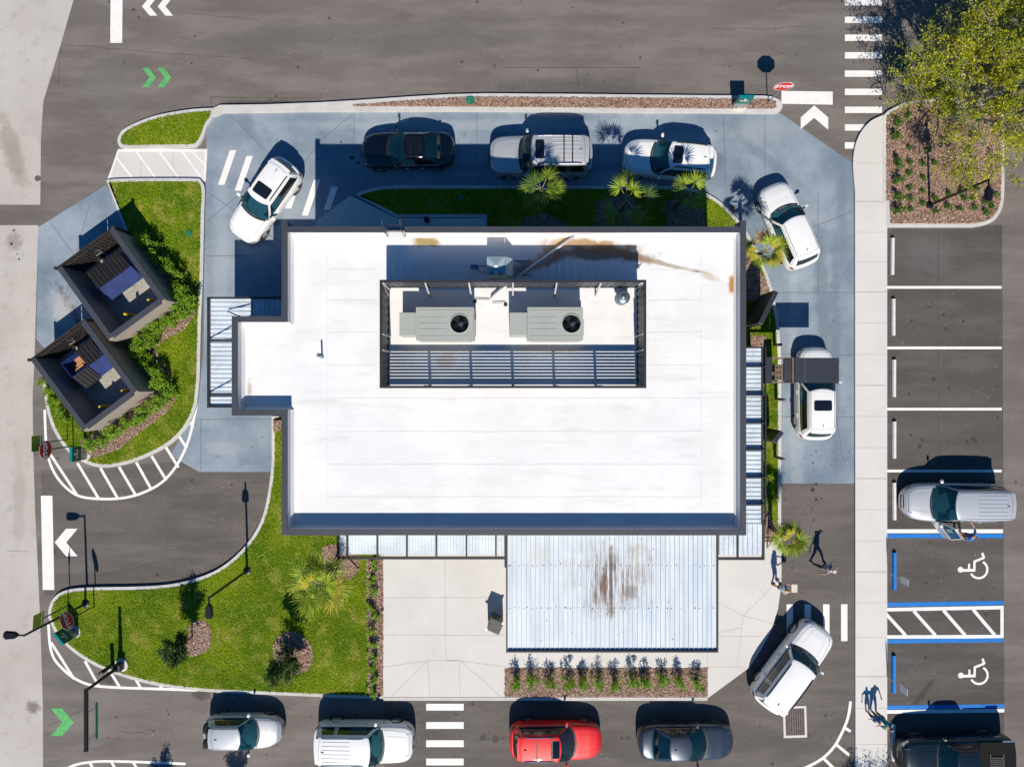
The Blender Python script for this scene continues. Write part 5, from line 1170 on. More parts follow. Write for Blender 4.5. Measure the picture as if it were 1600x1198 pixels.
def lerp(tab, x):
    if x <= tab[0][0]: return tab[0][1]
    for (a, u), (b_, v) in zip(tab, tab[1:]):
        if x <= b_: t = (x - a) / (b_ - a); t = t * t * (3 - 2 * t) * .5 + t * .5; return u + (v - u) * t
    return tab[-1][1]
TYPES = {
 'sedan': dict(H=1.46, belt=.93, prof=[(-1, .70), (-.985, .86), (-.93, .97), (-.8, 1.0), (-.45, .97), (.1, .95), (.42, .93), (.7, .86), (.88, .76), (.96, .66), (1, .50)], wb=.40, wf=.06, rr=-.42, rb=-.74, cw=.30, pf=8, prr=9),
 'suv': dict(H=1.68, belt=1.02, prof=[(-1, .80), (-.985, 1.0), (-.95, 1.06), (-.8, 1.08), (-.3, 1.06), (.1, 1.04), (.42, 1.03), (.7, .97), (.88, .89), (.96, .78), (1, .58)], wb=.41, wf=.10, rr=-.80, rb=-.93, cw=.26, pf=8, prr=12),
 'box': dict(H=1.86, belt=1.15, prof=[(-1, .90), (-.99, 1.1), (-.96, 1.18), (-.8, 1.18), (-.3, 1.17), (.1, 1.16), (.45, 1.15), (.75, 1.1), (.9, 1.04), (.97, .95), (1, .70)], wb=.41, wf=.20, rr=-.86, rb=-.95, cw=.2, pf=12, prr=18),
 'van': dict(H=1.74, belt=1.04, prof=[(-1, .80), (-.99, 1.0), (-.96, 1.06), (-.8, 1.08), (-.3, 1.06), (.3, 1.04), (.5, 1.02), (.72, .95), (.88, .86), (.96, .74), (1, .52)], wb=.53, wf=.22, rr=-.90, rb=-.955, cw=.28, pf=7, prr=14),
 'hatch': dict(H=1.50, belt=.95, prof=[(-1, .72), (-.98, .92), (-.94, .98), (-.8, 1.0), (-.3, .98), (.1, .97), (.42, .95), (.7, .88), (.88, .78), (.96, .66), (1, .48)], wb=.44, wf=.08, rr=-.70, rb=-.92, cw=.28, pf=5, prr=8),
 'pickup': dict(H=1.85, belt=1.2, prof=[(-1, .9), (-.99, 1.12), (-.97, 1.2), (-.8, 1.2), (-.3, 1.2), (.1, 1.2), (.4, 1.2), (.75, 1.16), (.9, 1.1), (.97, 1.0), (1, .7)], wb=.40, wf=.20, rr=-.22, rb=-.30, cw=.16, pf=12, prr=26),
}
def make_car(name, label, cat, gx, gy, hd, L, Wd, ty, pt, Hh=None, glassroof=None, roofcol=None, rails=None, ribs=0, bars=(), trim=None, seat=None, wheel_r=.34, dooropen=False, seams=True, cladding=False, spoiler=True, visible_tail=True):
    T = TYPES[ty]; HH = Hh or T['H']; rz = math.atan2(-hd[1], hd[0]); x0, y0 = WG(gx, gy)
    car = thing(name, label, cat, (x0, y0, .006), rz, 'vehicles around the restaurant'); hl = L / 2; hw = Wd / 2; sc = HH / T['H']
    prof = [(a, b_ * (1 + (sc - 1) * .5)) for a, b_ in T['prof']]
    def zt(t): return lerp(prof, t)
    def wid(t):
        p = T['pf'] if t > 0 else T['prr']; return hw * max(.0001, (1 - abs(t) ** p)) ** (1 / 2.6) * (1 - .05 * max(0, t) ** 2 - .03 * max(0, -t) ** 2)
    # ---- body loft
    ts = sorted(set([round(v, 4) for v in list(np.linspace(-.9, .9, 37)) + [s * q for s in (-1, 1) for q in (.93, .95, .965, .98, .99, .996, .9995)]]))
    fr = [(0, 0, 0), (.2, 0, .004), (.4, 0, .012), (.58, 0, .024), (.72, 0, .04), (.82, 0, .058), (.89, 0, .085), (.94, 0, .13), (.975, 0, .20)]
    low = [(1.0, .62), (1.0, .52), (.985, .42), (.975, .34), (.93, .26), (.86, .2)]
    V = []; m_ = 0
    for t in ts:
        z = zt(t); w = wid(t); row = []
        for f, _, dz in fr: row.append((f * w, z - dz))
        zs = z - .20
        for f, zz in low:
            zz2 = min(zz, zs - .02) if zz > .5 else zz; e = 1 if abs(t) < .9 else 1
            row.append((f * w, max(.18, min(zz2, z - .24))))
        ring = [(-a, b_) for a, b_ in reversed(row)][:-1] + row; m_ = len(ring)
        for a, b_ in ring: V.append((t * hl, a, b_))
    Fc = []
    for i in range(len(ts) - 1):
        for j in range(m_ - 1): a = i * m_ + j; Fc.append((a, a + m_, a + m_ + 1, a + 1))
        a = i * m_; Fc.append((a, a + m_ - 1, a + 2 * m_ - 1, a + m_))
    Fc.append(tuple(range(m_))); Fc.append(tuple(range((len(ts) - 1) * m_ + m_ - 1, (len(ts) - 1) * m_ - 1, -1)))
    mb = MB(); mb.add(V, Fc); body = mb.build('body', [pt, mTrim], car)
    bm = bmesh.new(); bm.from_mesh(body.data); bmesh.ops.recalc_face_normals(bm, faces=bm.faces); bm.to_mesh(body.data); bm.free()
    wxf, wxr = hl * .63 if ty != 'van' else hl * .60, -hl * .60; R = wheel_r
    # wheel arches cut with a boolean
    cut = MB()
    for x in (wxf, wxr):
        for s in (-1, 1): cut.cyl((x, s * (hw - .26), R), (x, s * (hw + .2), R), R + .055, n=28)
    co = cut.build('cutter', mTrim); mod = body.modifiers.new('arch', 'BOOLEAN'); mod.operation = 'DIFFERENCE'; mod.object = co; mod.solver = 'EXACT'
    try: mod.material_mode = 'TRANSFER'
    except Exception: pass
    dg = bpy.context.evaluated_depsgraph_get(); me = bpy.data.meshes.new_from_object(body.evaluated_get(dg)); body.modifiers.clear(); old = body.data; body.data = me; bpy.data.meshes.remove(old); bpy.data.objects.remove(co)
    me.polygons.foreach_set('use_smooth', [True] * len(me.polygons)); me.set_sharp_from_angle(angle=math.radians(38))
    bvh = BVHTree.FromPolygons([v.co[:] for v in me.vertices], [p.vertices[:] for p in me.polygons])
    # ---- greenhouse
    ns, nf, nr, rows = 14, 12, 10, 5
    xwb, xwf, xrr, xrb = T['wb'] * hl, T['wf'] * hl, T['rr'] * hl, T['rb'] * hl; cw = T['cw']
    def wbase(x): return wid(x / hl) * .905
    def wroof(x): u = (x - (xwf + xrr) / 2) / ((xwf - xrr) / 2 + .3); return hw * (.735 if ty in ('box', 'van', 'pickup') else .70 if ty == 'suv' else .66) * (1 - .06 * u * u)
    def outline(level):
        P = []
        for i in range(nf + 1):
            u = -1 + 2 * i / nf
            if level == 0: w = wbase(xwb - cw); P.append((xwb - cw * .9 * abs(u) ** 2.2 - .0, u * w))
            else: w = wroof(xwf - .1); P.append((xwf - cw * .55 * abs(u) ** 2.2, u * w))
        a = P[-1][0]; e = (xrb + cw * .35) if level == 0 else (xrr + .1)
        for i in range(1, ns): x = a + (e - a) * i / ns; P.append((x, (wbase(x) if level == 0 else wroof(x))))
        for i in range(nr + 1):
            u = 1 - 2 * i / nr
            if level == 0: w = wbase(e); P.append((xrb + cw * .35 * abs(u) ** 2.4, u * w))
            else: w = wroof(e); P.append((xrr + .1 * abs(u) ** 2.4, u * w))
        for i in range(1, ns): x = e + (a - e) * i / ns; P.append((x, -(wbase(x) if level == 0 else wroof(x))))
        return P
    B0, R0 = outline(0), outline(1); N = len(B0)
    def zroof(x, y):
        u = (x - (xwf + xrr) / 2) / ((xwf - xrr) / 2); return HH - .055 - .035 * u * u - .05 * (abs(y) / (hw * .7)) ** 2.2 + .05
    grid = []
    for k in range(rows + 1):
        s = k / rows; row = []
        for i in range(N):
            bx_, by_ = B0[i]; rx_, ry_ = R0[i]; hit = bvh.ray_cast(Vector((bx_, by_, 3)), Vector((0, 0, -1)))[0]; bz = (hit.z if hit else T['belt']) - .012; rzv = zroof(rx_, ry_) - .03
            bow = 1 + .035 * math.sin(PI * s); sb = s
            x = bx_ + (rx_ - bx_) * sb; y = (by_ + (ry_ - by_) * sb ** 1.15) * bow; row.append((x, y, bz + (rzv - bz) * s ** .93))
        grid.append(row)
    def strip(i0, i1, k0, k1, nm, mat, parent=car, inner=0):
        q = MB(); w = i1 - i0 + 1
        for k in range(k0, k1 + 1):
            for i in range(i0, i1 + 1): q.v.append(grid[k][i % N])
        for k in range(k1 - k0):
            for i in range(i1 - i0): a = k * w + i; q.f.append((a, a + 1, a + w + 1, a + w)); q.m.append(0)
        return q.build(nm, mat, parent, smooth=True)
    strip(0, nf, 0, rows, 'windshield', gWS)
    s0, s1 = nf, nf + ns; r0, r1 = s1, s1 + nr; l0, l1 = r1, r1 + ns
    pil = MB()
    def pils(i0, i1, k0, k1, mi=0):
        for k in range(k0, k1):
            for i in range(i0, i1): pil.quad(grid[k][i % N], grid[k][(i + 1) % N], grid[k + 1][(i + 1) % N], grid[k + 1][i % N], mi)
    mid = 6; q1 = 9 if ty not in ('sedan', 'pickup') else 11; end = ns - (1 if ty in ('box', 'van', 'suv') else 2)
    if ty == 'pickup': mid, q1, end = 7, 13, 13
    for base, flip in ((s0, False), (l0, True)):
        def rng_(a, b_): return (base + a, base + b_) if not flip else (base + ns - b_, base + ns - a)
        pils(*rng_(0, 1), 0, rows); pils(*rng_(end, ns), 0, rows); pils(*rng_(1, end), rows - 1, rows)
        wins = [(1, mid), (mid, q1)] + ([(q1, end)] if q1 < end else [])
        for a, b_ in wins:
            i0, i1 = rng_(a, b_); strip(i0, i1, 0, rows - 1, 'side_window', gSide if a >= mid else gWS)
        if ty in ('box',): pils(*rng_(q1, q1 + 1), 0, rows - 1)
    if ty == 'van' or ty == 'pickup' or ty == 'sedan' or ty == 'hatch' or ty == 'suv' or ty == 'box':
        strip(r0 + 1, r1 - 1, 0, rows - (0 if ty == 'sedan' else 1), 'rear_window', gWS if ty == 'sedan' else gSide); pils(r0, r0 + 1, 0, rows); pils(r1 - 1, r1, 0, rows)
        if ty != 'sedan': pils(r0 + 1, r1 - 1, rows - 1, rows)
    # roof cap
    rows_r = [(1.0, 0), (.985, .016), (.95, .026), (.8, .03), (.5, .03), (.2, .03)]; cx = (xwf + xrr) / 2; q = MB(); RV = []
    for s, dz in rows_r:
        for i in range(N):
            x, y, z = grid[rows][i]; X = cx + (x - cx) * s; Y = y * s; RV.append((X, Y, zroof(X, Y) - .03 + dz))
    RV.append((cx, 0, zroof(cx, 0))); RF = []
    for k in range(len(rows_r) - 1):
        for i in range(N): a = k * N + i; b_ = k * N + (i + 1) % N; RF.append((a, b_, b_ + N, a + N))
    for i in range(N): RF.append(((len(rows_r) - 1) * N + i, (len(rows_r) - 1) * N + (i + 1) % N, len(RV) - 1))
    q.add(RV, RF); rmat = roofcol or pt; ro = q.build('roof', rmat, car, smooth=True); pil.build('pillars', [pt], car, smooth=True)
    for o in (ro,):
        bm = bmesh.new(); bm.from_mesh(o.data); bmesh.ops.recalc_face_normals(bm, faces=bm.faces); bm.to_mesh(o.data); bm.free()
    rb = BVHTree.FromPolygons([Vector(v) for v in RV], RF)
    def drop(tree_, x, y, off=.004, zd=None):
        h = tree_.ray_cast(Vector((x, y, 4)), Vector((0, 0, -1)))[0]; return (x, y, (h.z if h else (zd if zd is not None else 1)) + off)
    def drape(tree_, pts, w, mb_, off=.004, mi=0):
        P = [Vector((p[0], p[1])) for p in pts]; S = []
        for a, b_ in zip(P, P[1:]):
            n = max(1, int((b_ - a).length / .08)); S += [a.lerp(b_, i / n) for i in range(n)]
        S.append(P[-1]); L_, R_ = [], []
        for i, p in enumerate(S):
            d = (S[min(i + 1, len(S) - 1)] - S[max(i - 1, 0)]).normalized(); nn = Vector((-d.y, d.x)) * w / 2; L_.append(drop(tree_, *(p + nn), off)); R_.append(drop(tree_, *(p - nn), off))
        for i in range(len(S) - 1): mb_.quad(R_[i], R_[i + 1], L_[i + 1], L_[i], mi)
    def patch(tree_, x0_, x1_, y0_, y1_, nm, mat, off=.006, rad=.12, nx=8, ny=8):
        q = MB(); n = nx
        for i in range(nx + 1):
            u = -1 + 2 * i / nx
            for j in range(ny + 1):
                v = -1 + 2 * j / ny; k = rad
                X = (x0_ + x1_) / 2 + (x1_ - x0_) / 2 * u * (1 - k * .5 * abs(v) ** 6 * (abs(u) > .99)); Y = (y0_ + y1_) / 2 + (y1_ - y0_) / 2 * v * (1 - k * .5 * abs(u) ** 6 * (abs(v) > .99)); q.v.append(drop(tree_, X, Y, off))
        for i in range(nx):
            for j in range(ny): a = i * (ny + 1) + j; q.f.append((a, a + ny + 1, a + ny + 2, a + 1)); q.m.append(0)
        return q.build(nm, mat, car, smooth=True)
    if glassroof:
        for (a, b_) in glassroof: patch(rb, a * hl, b_ * hl, -hw * .47, hw * .47, 'sunroof', gSide, .006)
    # cowl, shut lines
    cl = MB()
    P = [(xwb + .035 - cw * .9 * abs(u) ** 2.2, u * wbase(xwb - cw) * .99) for u in np.linspace(-1, 1, 15)]; drape(bvh, P, .085, cl, .004); cl.build('cowl', mTrim, car)
    if seams:
        sm = MB(); fx = hl * .93; P = [(xwb + .0 - cw, hw * .80), (hl * .62, hw * .76), (hl * .83, hw * .68), (fx - .03, hw * .45), (fx, 0), (fx - .03, -hw * .45), (hl * .83, -hw * .68), (hl * .62, -hw * .76), (xwb - cw, -hw * .80)]
        drape(bvh, P, .014, sm, .003)
        if ty == 'sedan': drape(bvh, [(xrb - .02, hw * .72), (-hl * .93, hw * .68), (-hl * .965, 0), (-hl * .93, -hw * .68), (xrb - .02, -hw * .72)], .014, sm, .003)
        elif ty != 'pickup': drape(rb, [(xrr + .16, hw * .6), (xrr + .1, 0), (xrr + .16, -hw * .6)], .012, sm, .003)
        for s in (-1, 1):
            for t in (T['wb'] - .02, (T['wb'] + T['rr']) * .5 + .0, T['rr'] + .12):
                if ty == 'pickup' and t < -.2: continue
                x = t * hl; w = wid(t); z_ = zt(t); sm.quad((x - .006, s * w * 1.002, .34), (x + .006, s * w * 1.002, .34), (x + .006, s * w * 1.002, z_ - .27), (x - .006, s * w * 1.002, z_ - .27)) if s > 0 else sm.quad((x + .006, s * w * 1.002, .34), (x - .006, s * w * 1.002, .34), (x - .006, s * w * 1.002, z_ - .27), (x + .006, s * w * 1.002, z_ - .27))
        sm.build('panel_gaps', mTrim, car)
    # hood creases
    if ty in ('box', 'suv', 'pickup', 'van'):
        hc = MB()
        for s in (-1, 1):
            P = [(xwb + .12, s * hw * .5), (hl * .85, s * hw * .4)]; drape(bvh, P, .03, hc, .009)
        hc.build('hood_crease', pt, car, smooth=True)
    # lamps, grille, plates
    def side_patch(pts, nm, mat, off=.01):      # patch projected onto the body from outside
        q = MB(); 
        for (x, y, z, dx, dy) in pts:
            h = bvh.ray_cast(Vector((x + dx * 2, y + dy * 2, z)), Vector((-dx, -dy, 0)).normalized())[0]; p = h if h else Vector((x, y, z)); n = Vector((dx, dy, .5)).normalized(); q.v.append(tuple(p + n * off))
        k = len(pts) // 2
        for i in range(k - 1): q.f.append((i, i + 1, k + i + 1, k + i)); q.m.append(0)
        return q.build(nm, mat, car, smooth=True)
    zf = zt(.93) - .19; zb = zt(-.93) - .24; bzf = T['belt']
    for s in (-1, 1):
        hp_ = []
        for zz in (zf + .06, zf - .08):
            for a in np.linspace(.25, 1.15, 9): hp_.append((hl * .8, s * hw * .55, zz, math.cos(a), s * math.sin(a)))
        side_patch(hp_, 'headlight', mHead, .012)
        q = MB(); xs = np.linspace(hl * .86, hl * .955, 6)
        for i, x in enumerate(xs):
            w = wid(x / hl); q.v += [drop(bvh, x, s * w * (.62 + .02 * i), .007), drop(bvh, x, s * w * .93, .007)]
        for i in range(5): q.f.append((2 * i, 2 * i + 1, 2 * i + 3, 2 * i + 2)); q.m.append(0)
        q.build('headlight', mHead, car, smooth=True)
        tp = []
        for zz in (zb + .10, zb - .09):
            for a in np.linspace(.35, 1.2, 8): tp.append((-hl * .84, s * hw * .6, zz, -math.cos(a), s * math.sin(a)))
        side_patch(tp, 'tail_light', mTail, .014)
    gp_ = []
    for zz in (zf + .05, zf - .22):
        for a in np.linspace(-.28, .28, 11): gp_.append((hl * .55, 0, zz, math.cos(a), math.sin(a)))
    side_patch(gp_, 'grille', mTrim, .012)
    # emblem-free chrome bar on the nose
    ch = []
    for zz in (zf + .085, zf + .06):
        for a in np.linspace(-.3, .3, 11): ch.append((hl * .55, 0, zz, math.cos(a), math.sin(a)))
    side_patch(ch, 'grille_bar', mChrome, .015)
    pb = []
    for zz in (zb - .08, zb - .2):
        for a in (-.09, 0, .09): pb.append((-hl * .2, 0, zz, -math.cos(a), math.sin(a)))
    side_patch(pb, 'number_plate', mPlate, .02)
    # mirrors and handles
    for s in (-1, 1):
        x = xwb - cw - .18; y = s * (wbase(x) + .03); z = zt(x / hl) + .04; q = MB()
        q.bar((x, y - s * .04, z - .03), (x - .02, y + s * .12, z), .07, .05); q.build('mirror_arm', mTrim, car)
        q = MB(); c0 = Vector((x - .0, y + s * .2, z + .03)); rg = []
        for k, (f, dxx) in enumerate(((.55, .07), (.95, .045), (1, 0), (.92, -.05))):
            for a in np.linspace(0, 2 * PI, 13)[:-1]: rg.append((c0.x + dxx, c0.y + .11 * f * math.copysign(abs(math.cos(a)) ** .7, math.cos(a)), c0.z + .07 * f * math.copysign(abs(math.sin(a)) ** .7, math.sin(a))))
        q.add(rg, [(k * 12 + i, k * 12 + (i + 1) % 12, (k + 1) * 12 + (i + 1) % 12, (k + 1) * 12 + i) for k in range(3) for i in range(12)] + [tuple(range(12)), tuple(range(47, 35, -1))]); q.build('mirror', pt, car, smooth=True)
        for t in (T['wf'] * .2, (T['wf'] + T['rr']) * .5 - .12):
            x = t * hl; q = MB(); q.bar((x - .1, s * (wid(t) + .012), zt(t) - .26), (x + .1, s * (wid(t) + .012), zt(t) - .26), .03, .03); q.build('door_handle', trim or pt, car)
    # sills, window line trim
    q = MB()
    for s in (-1, 1):
        q = MB(); P = [grid[0][i % N] for i in (range(s0, s1 + 1) if s > 0 else range(l0, l1 + 1))]
        for a, b_ in zip(P, P[1:]): q.bar((a[0], a[1] * 1.006, a[2] + .008), (b_[0], b_[1] * 1.006, b_[2] + .008), .018, .018)
        q.build('window_trim', trim or mTrim, car)
    if cladding:
        q = MB()
        for s in (-1, 1): q.box((0, s * (hw - .01), .3), (wxf - wxr - 2 * R - .12, .05, .14))
        q.build('sill_cladding', mTrim, car)
    # wheels
    for x in (wxf, wxr):
        for s in (-1, 1):
            yc = s * (hw - .125); w = MB(); w.lathe([(R * .62, -.1), (R * .8, -.115), (R * .94, -.105), (R, -.07), (R, .07), (R * .94, .105), (R * .8, .115), (R * .62, .1)], 28, (x, yc, R), axis='y'); ty_ = w.build('tyre', mTyre, car, smooth=True)
            w = MB(); w.lathe([(R * .64, .09 * s), (R * .62, .06 * s), (R * .6, 0)], 24, (x, yc, R), axis='y')
            for k in range(5):
                a = k * 2 * PI / 5 + .3
                for da in (-.13, .13): w.bar((x + .05 * math.cos(a), yc + s * .075, R + .05 * math.sin(a)), (x + R * .63 * math.cos(a + da), yc + s * .07, R + R * .63 * math.sin(a + da)), .03, .035)
            w.lathe([(0, .09 * s), (.06, .085 * s), (.07, .05 * s)], 14, (x, yc, R), axis='y'); w.build('rim', mRim, ty_)
            w = MB(); w.lathe([(0, .02 * s), (R * .6, .02 * s)], 20, (x, yc, R), axis='y'); w.build('brake_disc', mTrim, ty_)
    # interior
    sm_c = seat or mSeat
    q = MB(); q.box((xwb - cw - .35, 0, zt(.3) - .10), (.55, 2 * wbase(xwb - cw) * .92, .16)); q.lathe([(.16, 0), (.18, .02), (.16, .03)], 16, (xwb - cw - .7, .38, zt(.3) - .02)); q.build('dashboard', mDash, car)
    for xx in ([xwb - 1.55, xwb - 2.45] if ty != 'pickup' else [xwb - 1.4]):
        for yy in (-.38, .38):
            q = MB(); q.box((xx + .22, yy, .62), (.5, .5, .16)); q.box((xx - .08, yy, .95), (.14, .48, .6), M4=Matrix.Rotation(-.25, 4, 'Y')); q.box((xx - .16, yy, 1.27), (.1, .26, .17)); q.build('seat', sm_c, car, bevel=.03)
    # roof furniture
    if rails:
        for s in (-1, 1):
            q = MB(); P = [(xx, s * wroof(xx) * .93, 0) for xx in np.linspace(xwf - .35, xrr + .25, 9)]; P = [drop(rb, p[0], p[1], .035 if 0 < i < 8 else .0) for i, p in enumerate(P)]; q.tube(P, .032, 6); q.build('roof_rail', rails, car)
    else:
        q = MB()
        for s in (-1, 1): q = MB(); drape(rb, [(xx, s * wroof(xx) * .9) for xx in np.linspace(xwf - .2, xrr + .12, 9)], .026, q, .003); q.build('roof_ditch', mTrim, car)
    for f in bars:
        x = f * hl; q = MB(); q.bar(drop(rb, x, -wroof(x) * .93, .05), drop(rb, x, wroof(x) * .93, .05), .06, .03); q.build('cross_bar', mTrim if rails is not mChrome else mTrim, car)
    if ribs:
        q = MB()
        for i in range(ribs):
            q = MB(); y = (-1 + 2 * i / (ribs - 1)) * hw * .5; xa_ = (xwf + xrr) / 2 + .35; q.tube([drop(rb, xx, y, .004) for xx in np.linspace(xa_, xrr + .3, 8)], .016, 4); q.build('roof_rib', rmat, car)
    if ty != 'pickup':
        q = MB(); p = drop(rb, xrr + .32, 0, 0); q.add([(p[0] + .09, -.012, p[2]), (p[0] + .09, .012, p[2]), (p[0] - .06, .014, p[2]), (p[0] - .06, -.014, p[2]), (p[0] - .07, 0, p[2] + .07)], [(0, 1, 4), (1, 2, 4), (2, 3, 4), (3, 0, 4)]); q.build('antenna', mTrim, car)
    if ty in ('suv', 'box', 'van', 'hatch') and spoiler:
        q = MB(); P0 = [(xrr + .12, y) for y in np.linspace(-wroof(xrr) * .9, wroof(xrr) * .9, 9)]; zz = zroof(xrr, 0) - .02
        for i in range(8):
            y0_, y1_ = P0[i][1], P0[i + 1][1]; d0, d1 = [.10 * (1 - .5 * (y / wroof(xrr)) ** 2) for y in (y0_, y1_)]; za, zb_ = zroof(xrr + .12, y0_) - .004, zroof(xrr + .12, y1_) - .004
            q.quad((xrr + .14, y1_, zb_), (xrr - d1, y1_, zb_ - .03), (xrr - d0, y0_, za - .03), (xrr + .14, y0_, za)); q.quad((xrr - d1, y1_, zb_ - .03), (xrr - d1 + .02, y1_, zb_ - .07), (xrr - d0 + .02, y0_, za - .07), (xrr - d0, y0_, za - .03))
        q.build('rear_spoiler', pt, car, smooth=True)
    # wipers
    q = MB()
    for a in (-.1, .55): q.bar(tuple(Vector(drop(bvh, xwb - .02 - .1 * abs(a), a * hw * .8, .05))), (xwb - .16, (a - .45) * hw * .8, drop(bvh, xwb - .1, 0, .1)[2]), .014, .014)
    q.build('wiper', mTrim, car)
    if ty == 'pickup':
        q = MB(); q.box((-hl * .64, 0, 1.212), (hl * .62, Wd - .26, .03)); q.build('bed_cover', mBlk, car)
        
        q = MB()
        for i in range(8): q.box((-hl * .62, -hw * .1 - .62 + i * .1 + .6, 1.27), (.7, .04, .02))
        q.box((-hl * .62 - .33, .2, 1.25), (.04, 1.0, .03)); q.box((-hl * .62 + .33, .2, 1.25), (.04, 1.0, .03)); q.build('bed_rack', M('grey_rack', (.09, .095, .095), .6, var=.4, vs=8), car)
        q = MB(); q.box((-hl * .84, -hw + .1, 1.235), (hl * .22, .07, .03)); q.build('bed_rail', mRim, car)
    if dooropen:
        s = 1; hx = xwb - cw - .08; a = math.radians(52); q = MB(); wdr = 1.12
        def D(u, z, o): return (hx - u * math.cos(a) - o * math.sin(a), hw - .04 + u * math.sin(a) - o * math.cos(a) * 1, z)
        for (o0, o1) in ((0, -.0),):
            P = [(0, .35), (wdr, .35), (wdr, 1.0), (0, 1.0)]; q.add([D(u, z, .03) for u, z in P] + [D(u, z, -.05) for u, z in P], [(0, 1, 2, 3), (7, 6, 5, 4), (0, 4, 5, 1), (1, 5, 6, 2), (2, 6, 7, 3), (3, 7, 4, 0)])
        q.bar(D(0, 1.0, 0), D(.5, 1.5, .25), .05, .05); q.bar(D(.5, 1.5, .25), D(wdr, 1.5, .25), .05, .05); q.bar(D(wdr, 1.5, .25), D(wdr, 1.0, 0), .06, .05); dr = q.build('open_door', pt, car)
        bm = bmesh.new(); bm.from_mesh(dr.data); bmesh.ops.recalc_face_normals(bm, faces=bm.faces); bm.to_mesh(dr.data); bm.free()
        q = MB(); q.quad(D(.05, 1.02, 0), D(wdr - .03, 1.02, 0), D(wdr - .03, 1.47, .24), D(.5, 1.47, .24)); q.build('pane', gWS, dr)
        q = MB(); q.bar(D(.1, .7, .07), D(wdr - .15, .7, .07), .12, .3); q.build('door_card', mDash, dr)
        q = MB(); x_0 = xwb - cw - .2; q.box((x_0 - .55, hw + .003, .66), (1.15, .012, .6)); q.build('door_opening', mBlk, car)
    return car
make_car('white_crossover', 'white crossover with sunroof turning across the slanted crossing bars at the north west corner', 'car', 421, 319, (-.58, .815), 4.66, 1.86, 'suv', pW, 1.62, [(-.06, -.34)][:0] or [(-.28, -.02)], rails=mTrim)
make_car('black_sedan', 'glossy black sedan, first in the shaded northern queue', 'car', 640, 242, (-1, .01), 4.82, 1.86, 'sedan', pK, glassroof=[(-.36, -.02)], trim=mChrome)
make_car('silver_off_roader', 'large silver off-road wagon with ribbed roof behind the black sedan', 'car', 844, 252, (-1, 0), 5.25, 2.02, 'box', pS, 1.9, [(-.05, .12)], rails=mChrome, ribs=6, bars=(-.42, -.58), wheel_r=.39)
make_car('white_crossover', 'white crossover half in shade, last of the northern queue beside the palms', 'car', 1041, 257, (-150, -15), 4.75, 1.9, 'suv', pW, 1.66, [(-.2, .0)], rails=mTrim)
make_car('white_crossover', 'white crossover with plain roof curving past the orange-tipped palm', 'car', 1223, 357, (-.39, -.92), 4.58, 1.86, 'suv', pW, 1.62)
make_car('white_crossover', 'white crossover with sunroof stopped under the dark order canopy', 'car', 1264, 614, (0, -1), 4.78, 1.9, 'suv', pW, 1.66, [(-.36, -.14)], wheel_r=.36)
make_car('silver_minivan', 'silver minivan with ribbed roof and open driver door in the parking bay', 'car', 1478, 781, (-1, -.012), 5.2, 1.98, 'van', pS2, 1.76, ribs=6, dooropen=True)
make_car('white_wagon', 'tall white wagon with black roof rails turning by the storm drain', 'car', 1229, 1031, (.6, -.8), 5.0, 1.98, 'box', pW, 1.8, rails=mTrim, wheel_r=.38)
make_car('silver_hatchback', 'small silver hatchback leading the bottom row on the left', 'car', 388, 1132, (1, .0), 3.95, 1.72, 'hatch', pS2, 1.52, cladding=False, wheel_r=.31)
make_car('white_off_roader', 'large white off-road wagon with ribbed roof in the bottom row', 'car', 574, 1147, (1, .012), 5.05, 2.0, 'box', pW, 1.82, rails=mChrome, ribs=6, wheel_r=.38)
make_car('red_crossover', 'bright red crossover with silver roof rails in the bottom row', 'car', 867, 1146, (1, 0), 4.72, 1.86, 'suv', pR, 1.62, [(-.12, .06)], rails=mChrome, bars=(-.1, -.42), trim=mChrome)
make_car('grey_sedan', 'dark slate sedan with pale rear glass, last of the bottom row', 'car', 1067, 1148, (1, 0), 4.9, 1.86, 'sedan', pG, 1.47)
make_car('black_pickup', 'glossy black pickup truck cut by the bottom edge at the right', 'truck', 1478, 1168, (-1, .03), 5.75, 2.02, 'pickup', pKT, 1.9, trim=mChrome, wheel_r=.41)
# ---------------------------------------------------------------- people
mSkin = M('skin', (.45, .24, .16), .6, var=.08); 
def cloth(name, c): return M(name, c, .85, var=.15, vs=6)
def skin_mesh(name, joints, edges, mat, parent, sub=1):
    me = bpy.data.meshes.new(name); me.from_pydata([j[0] for j in joints], edges, []); o = bpy.data.objects.new(name, me); COL.objects.link(o)
    md = o.modifiers.new('skin', 'SKIN'); md.use_smooth_shade = True; sv = me.skin_vertices[0].data
    for i, j in enumerate(joints):
        r = j[1]; sv[i].radius = r if isinstance(r, tuple) else (r, r); sv[i].use_root = (i == 0)
    s = o.modifiers.new('sub', 'SUBSURF'); s.levels = sub; s.render_levels = sub
    dg = bpy.context.evaluated_depsgraph_get(); m2 = bpy.data.meshes.new_from_object(o.evaluated_get(dg)); o.modifiers.clear(); o.data = m2; bpy.data.meshes.remove(me)
    m2.materials.clear(); m2.materials.append(mat); m2.name = name; o.parent = parent; KIDS.setdefault(parent.name, []).append(o); return o
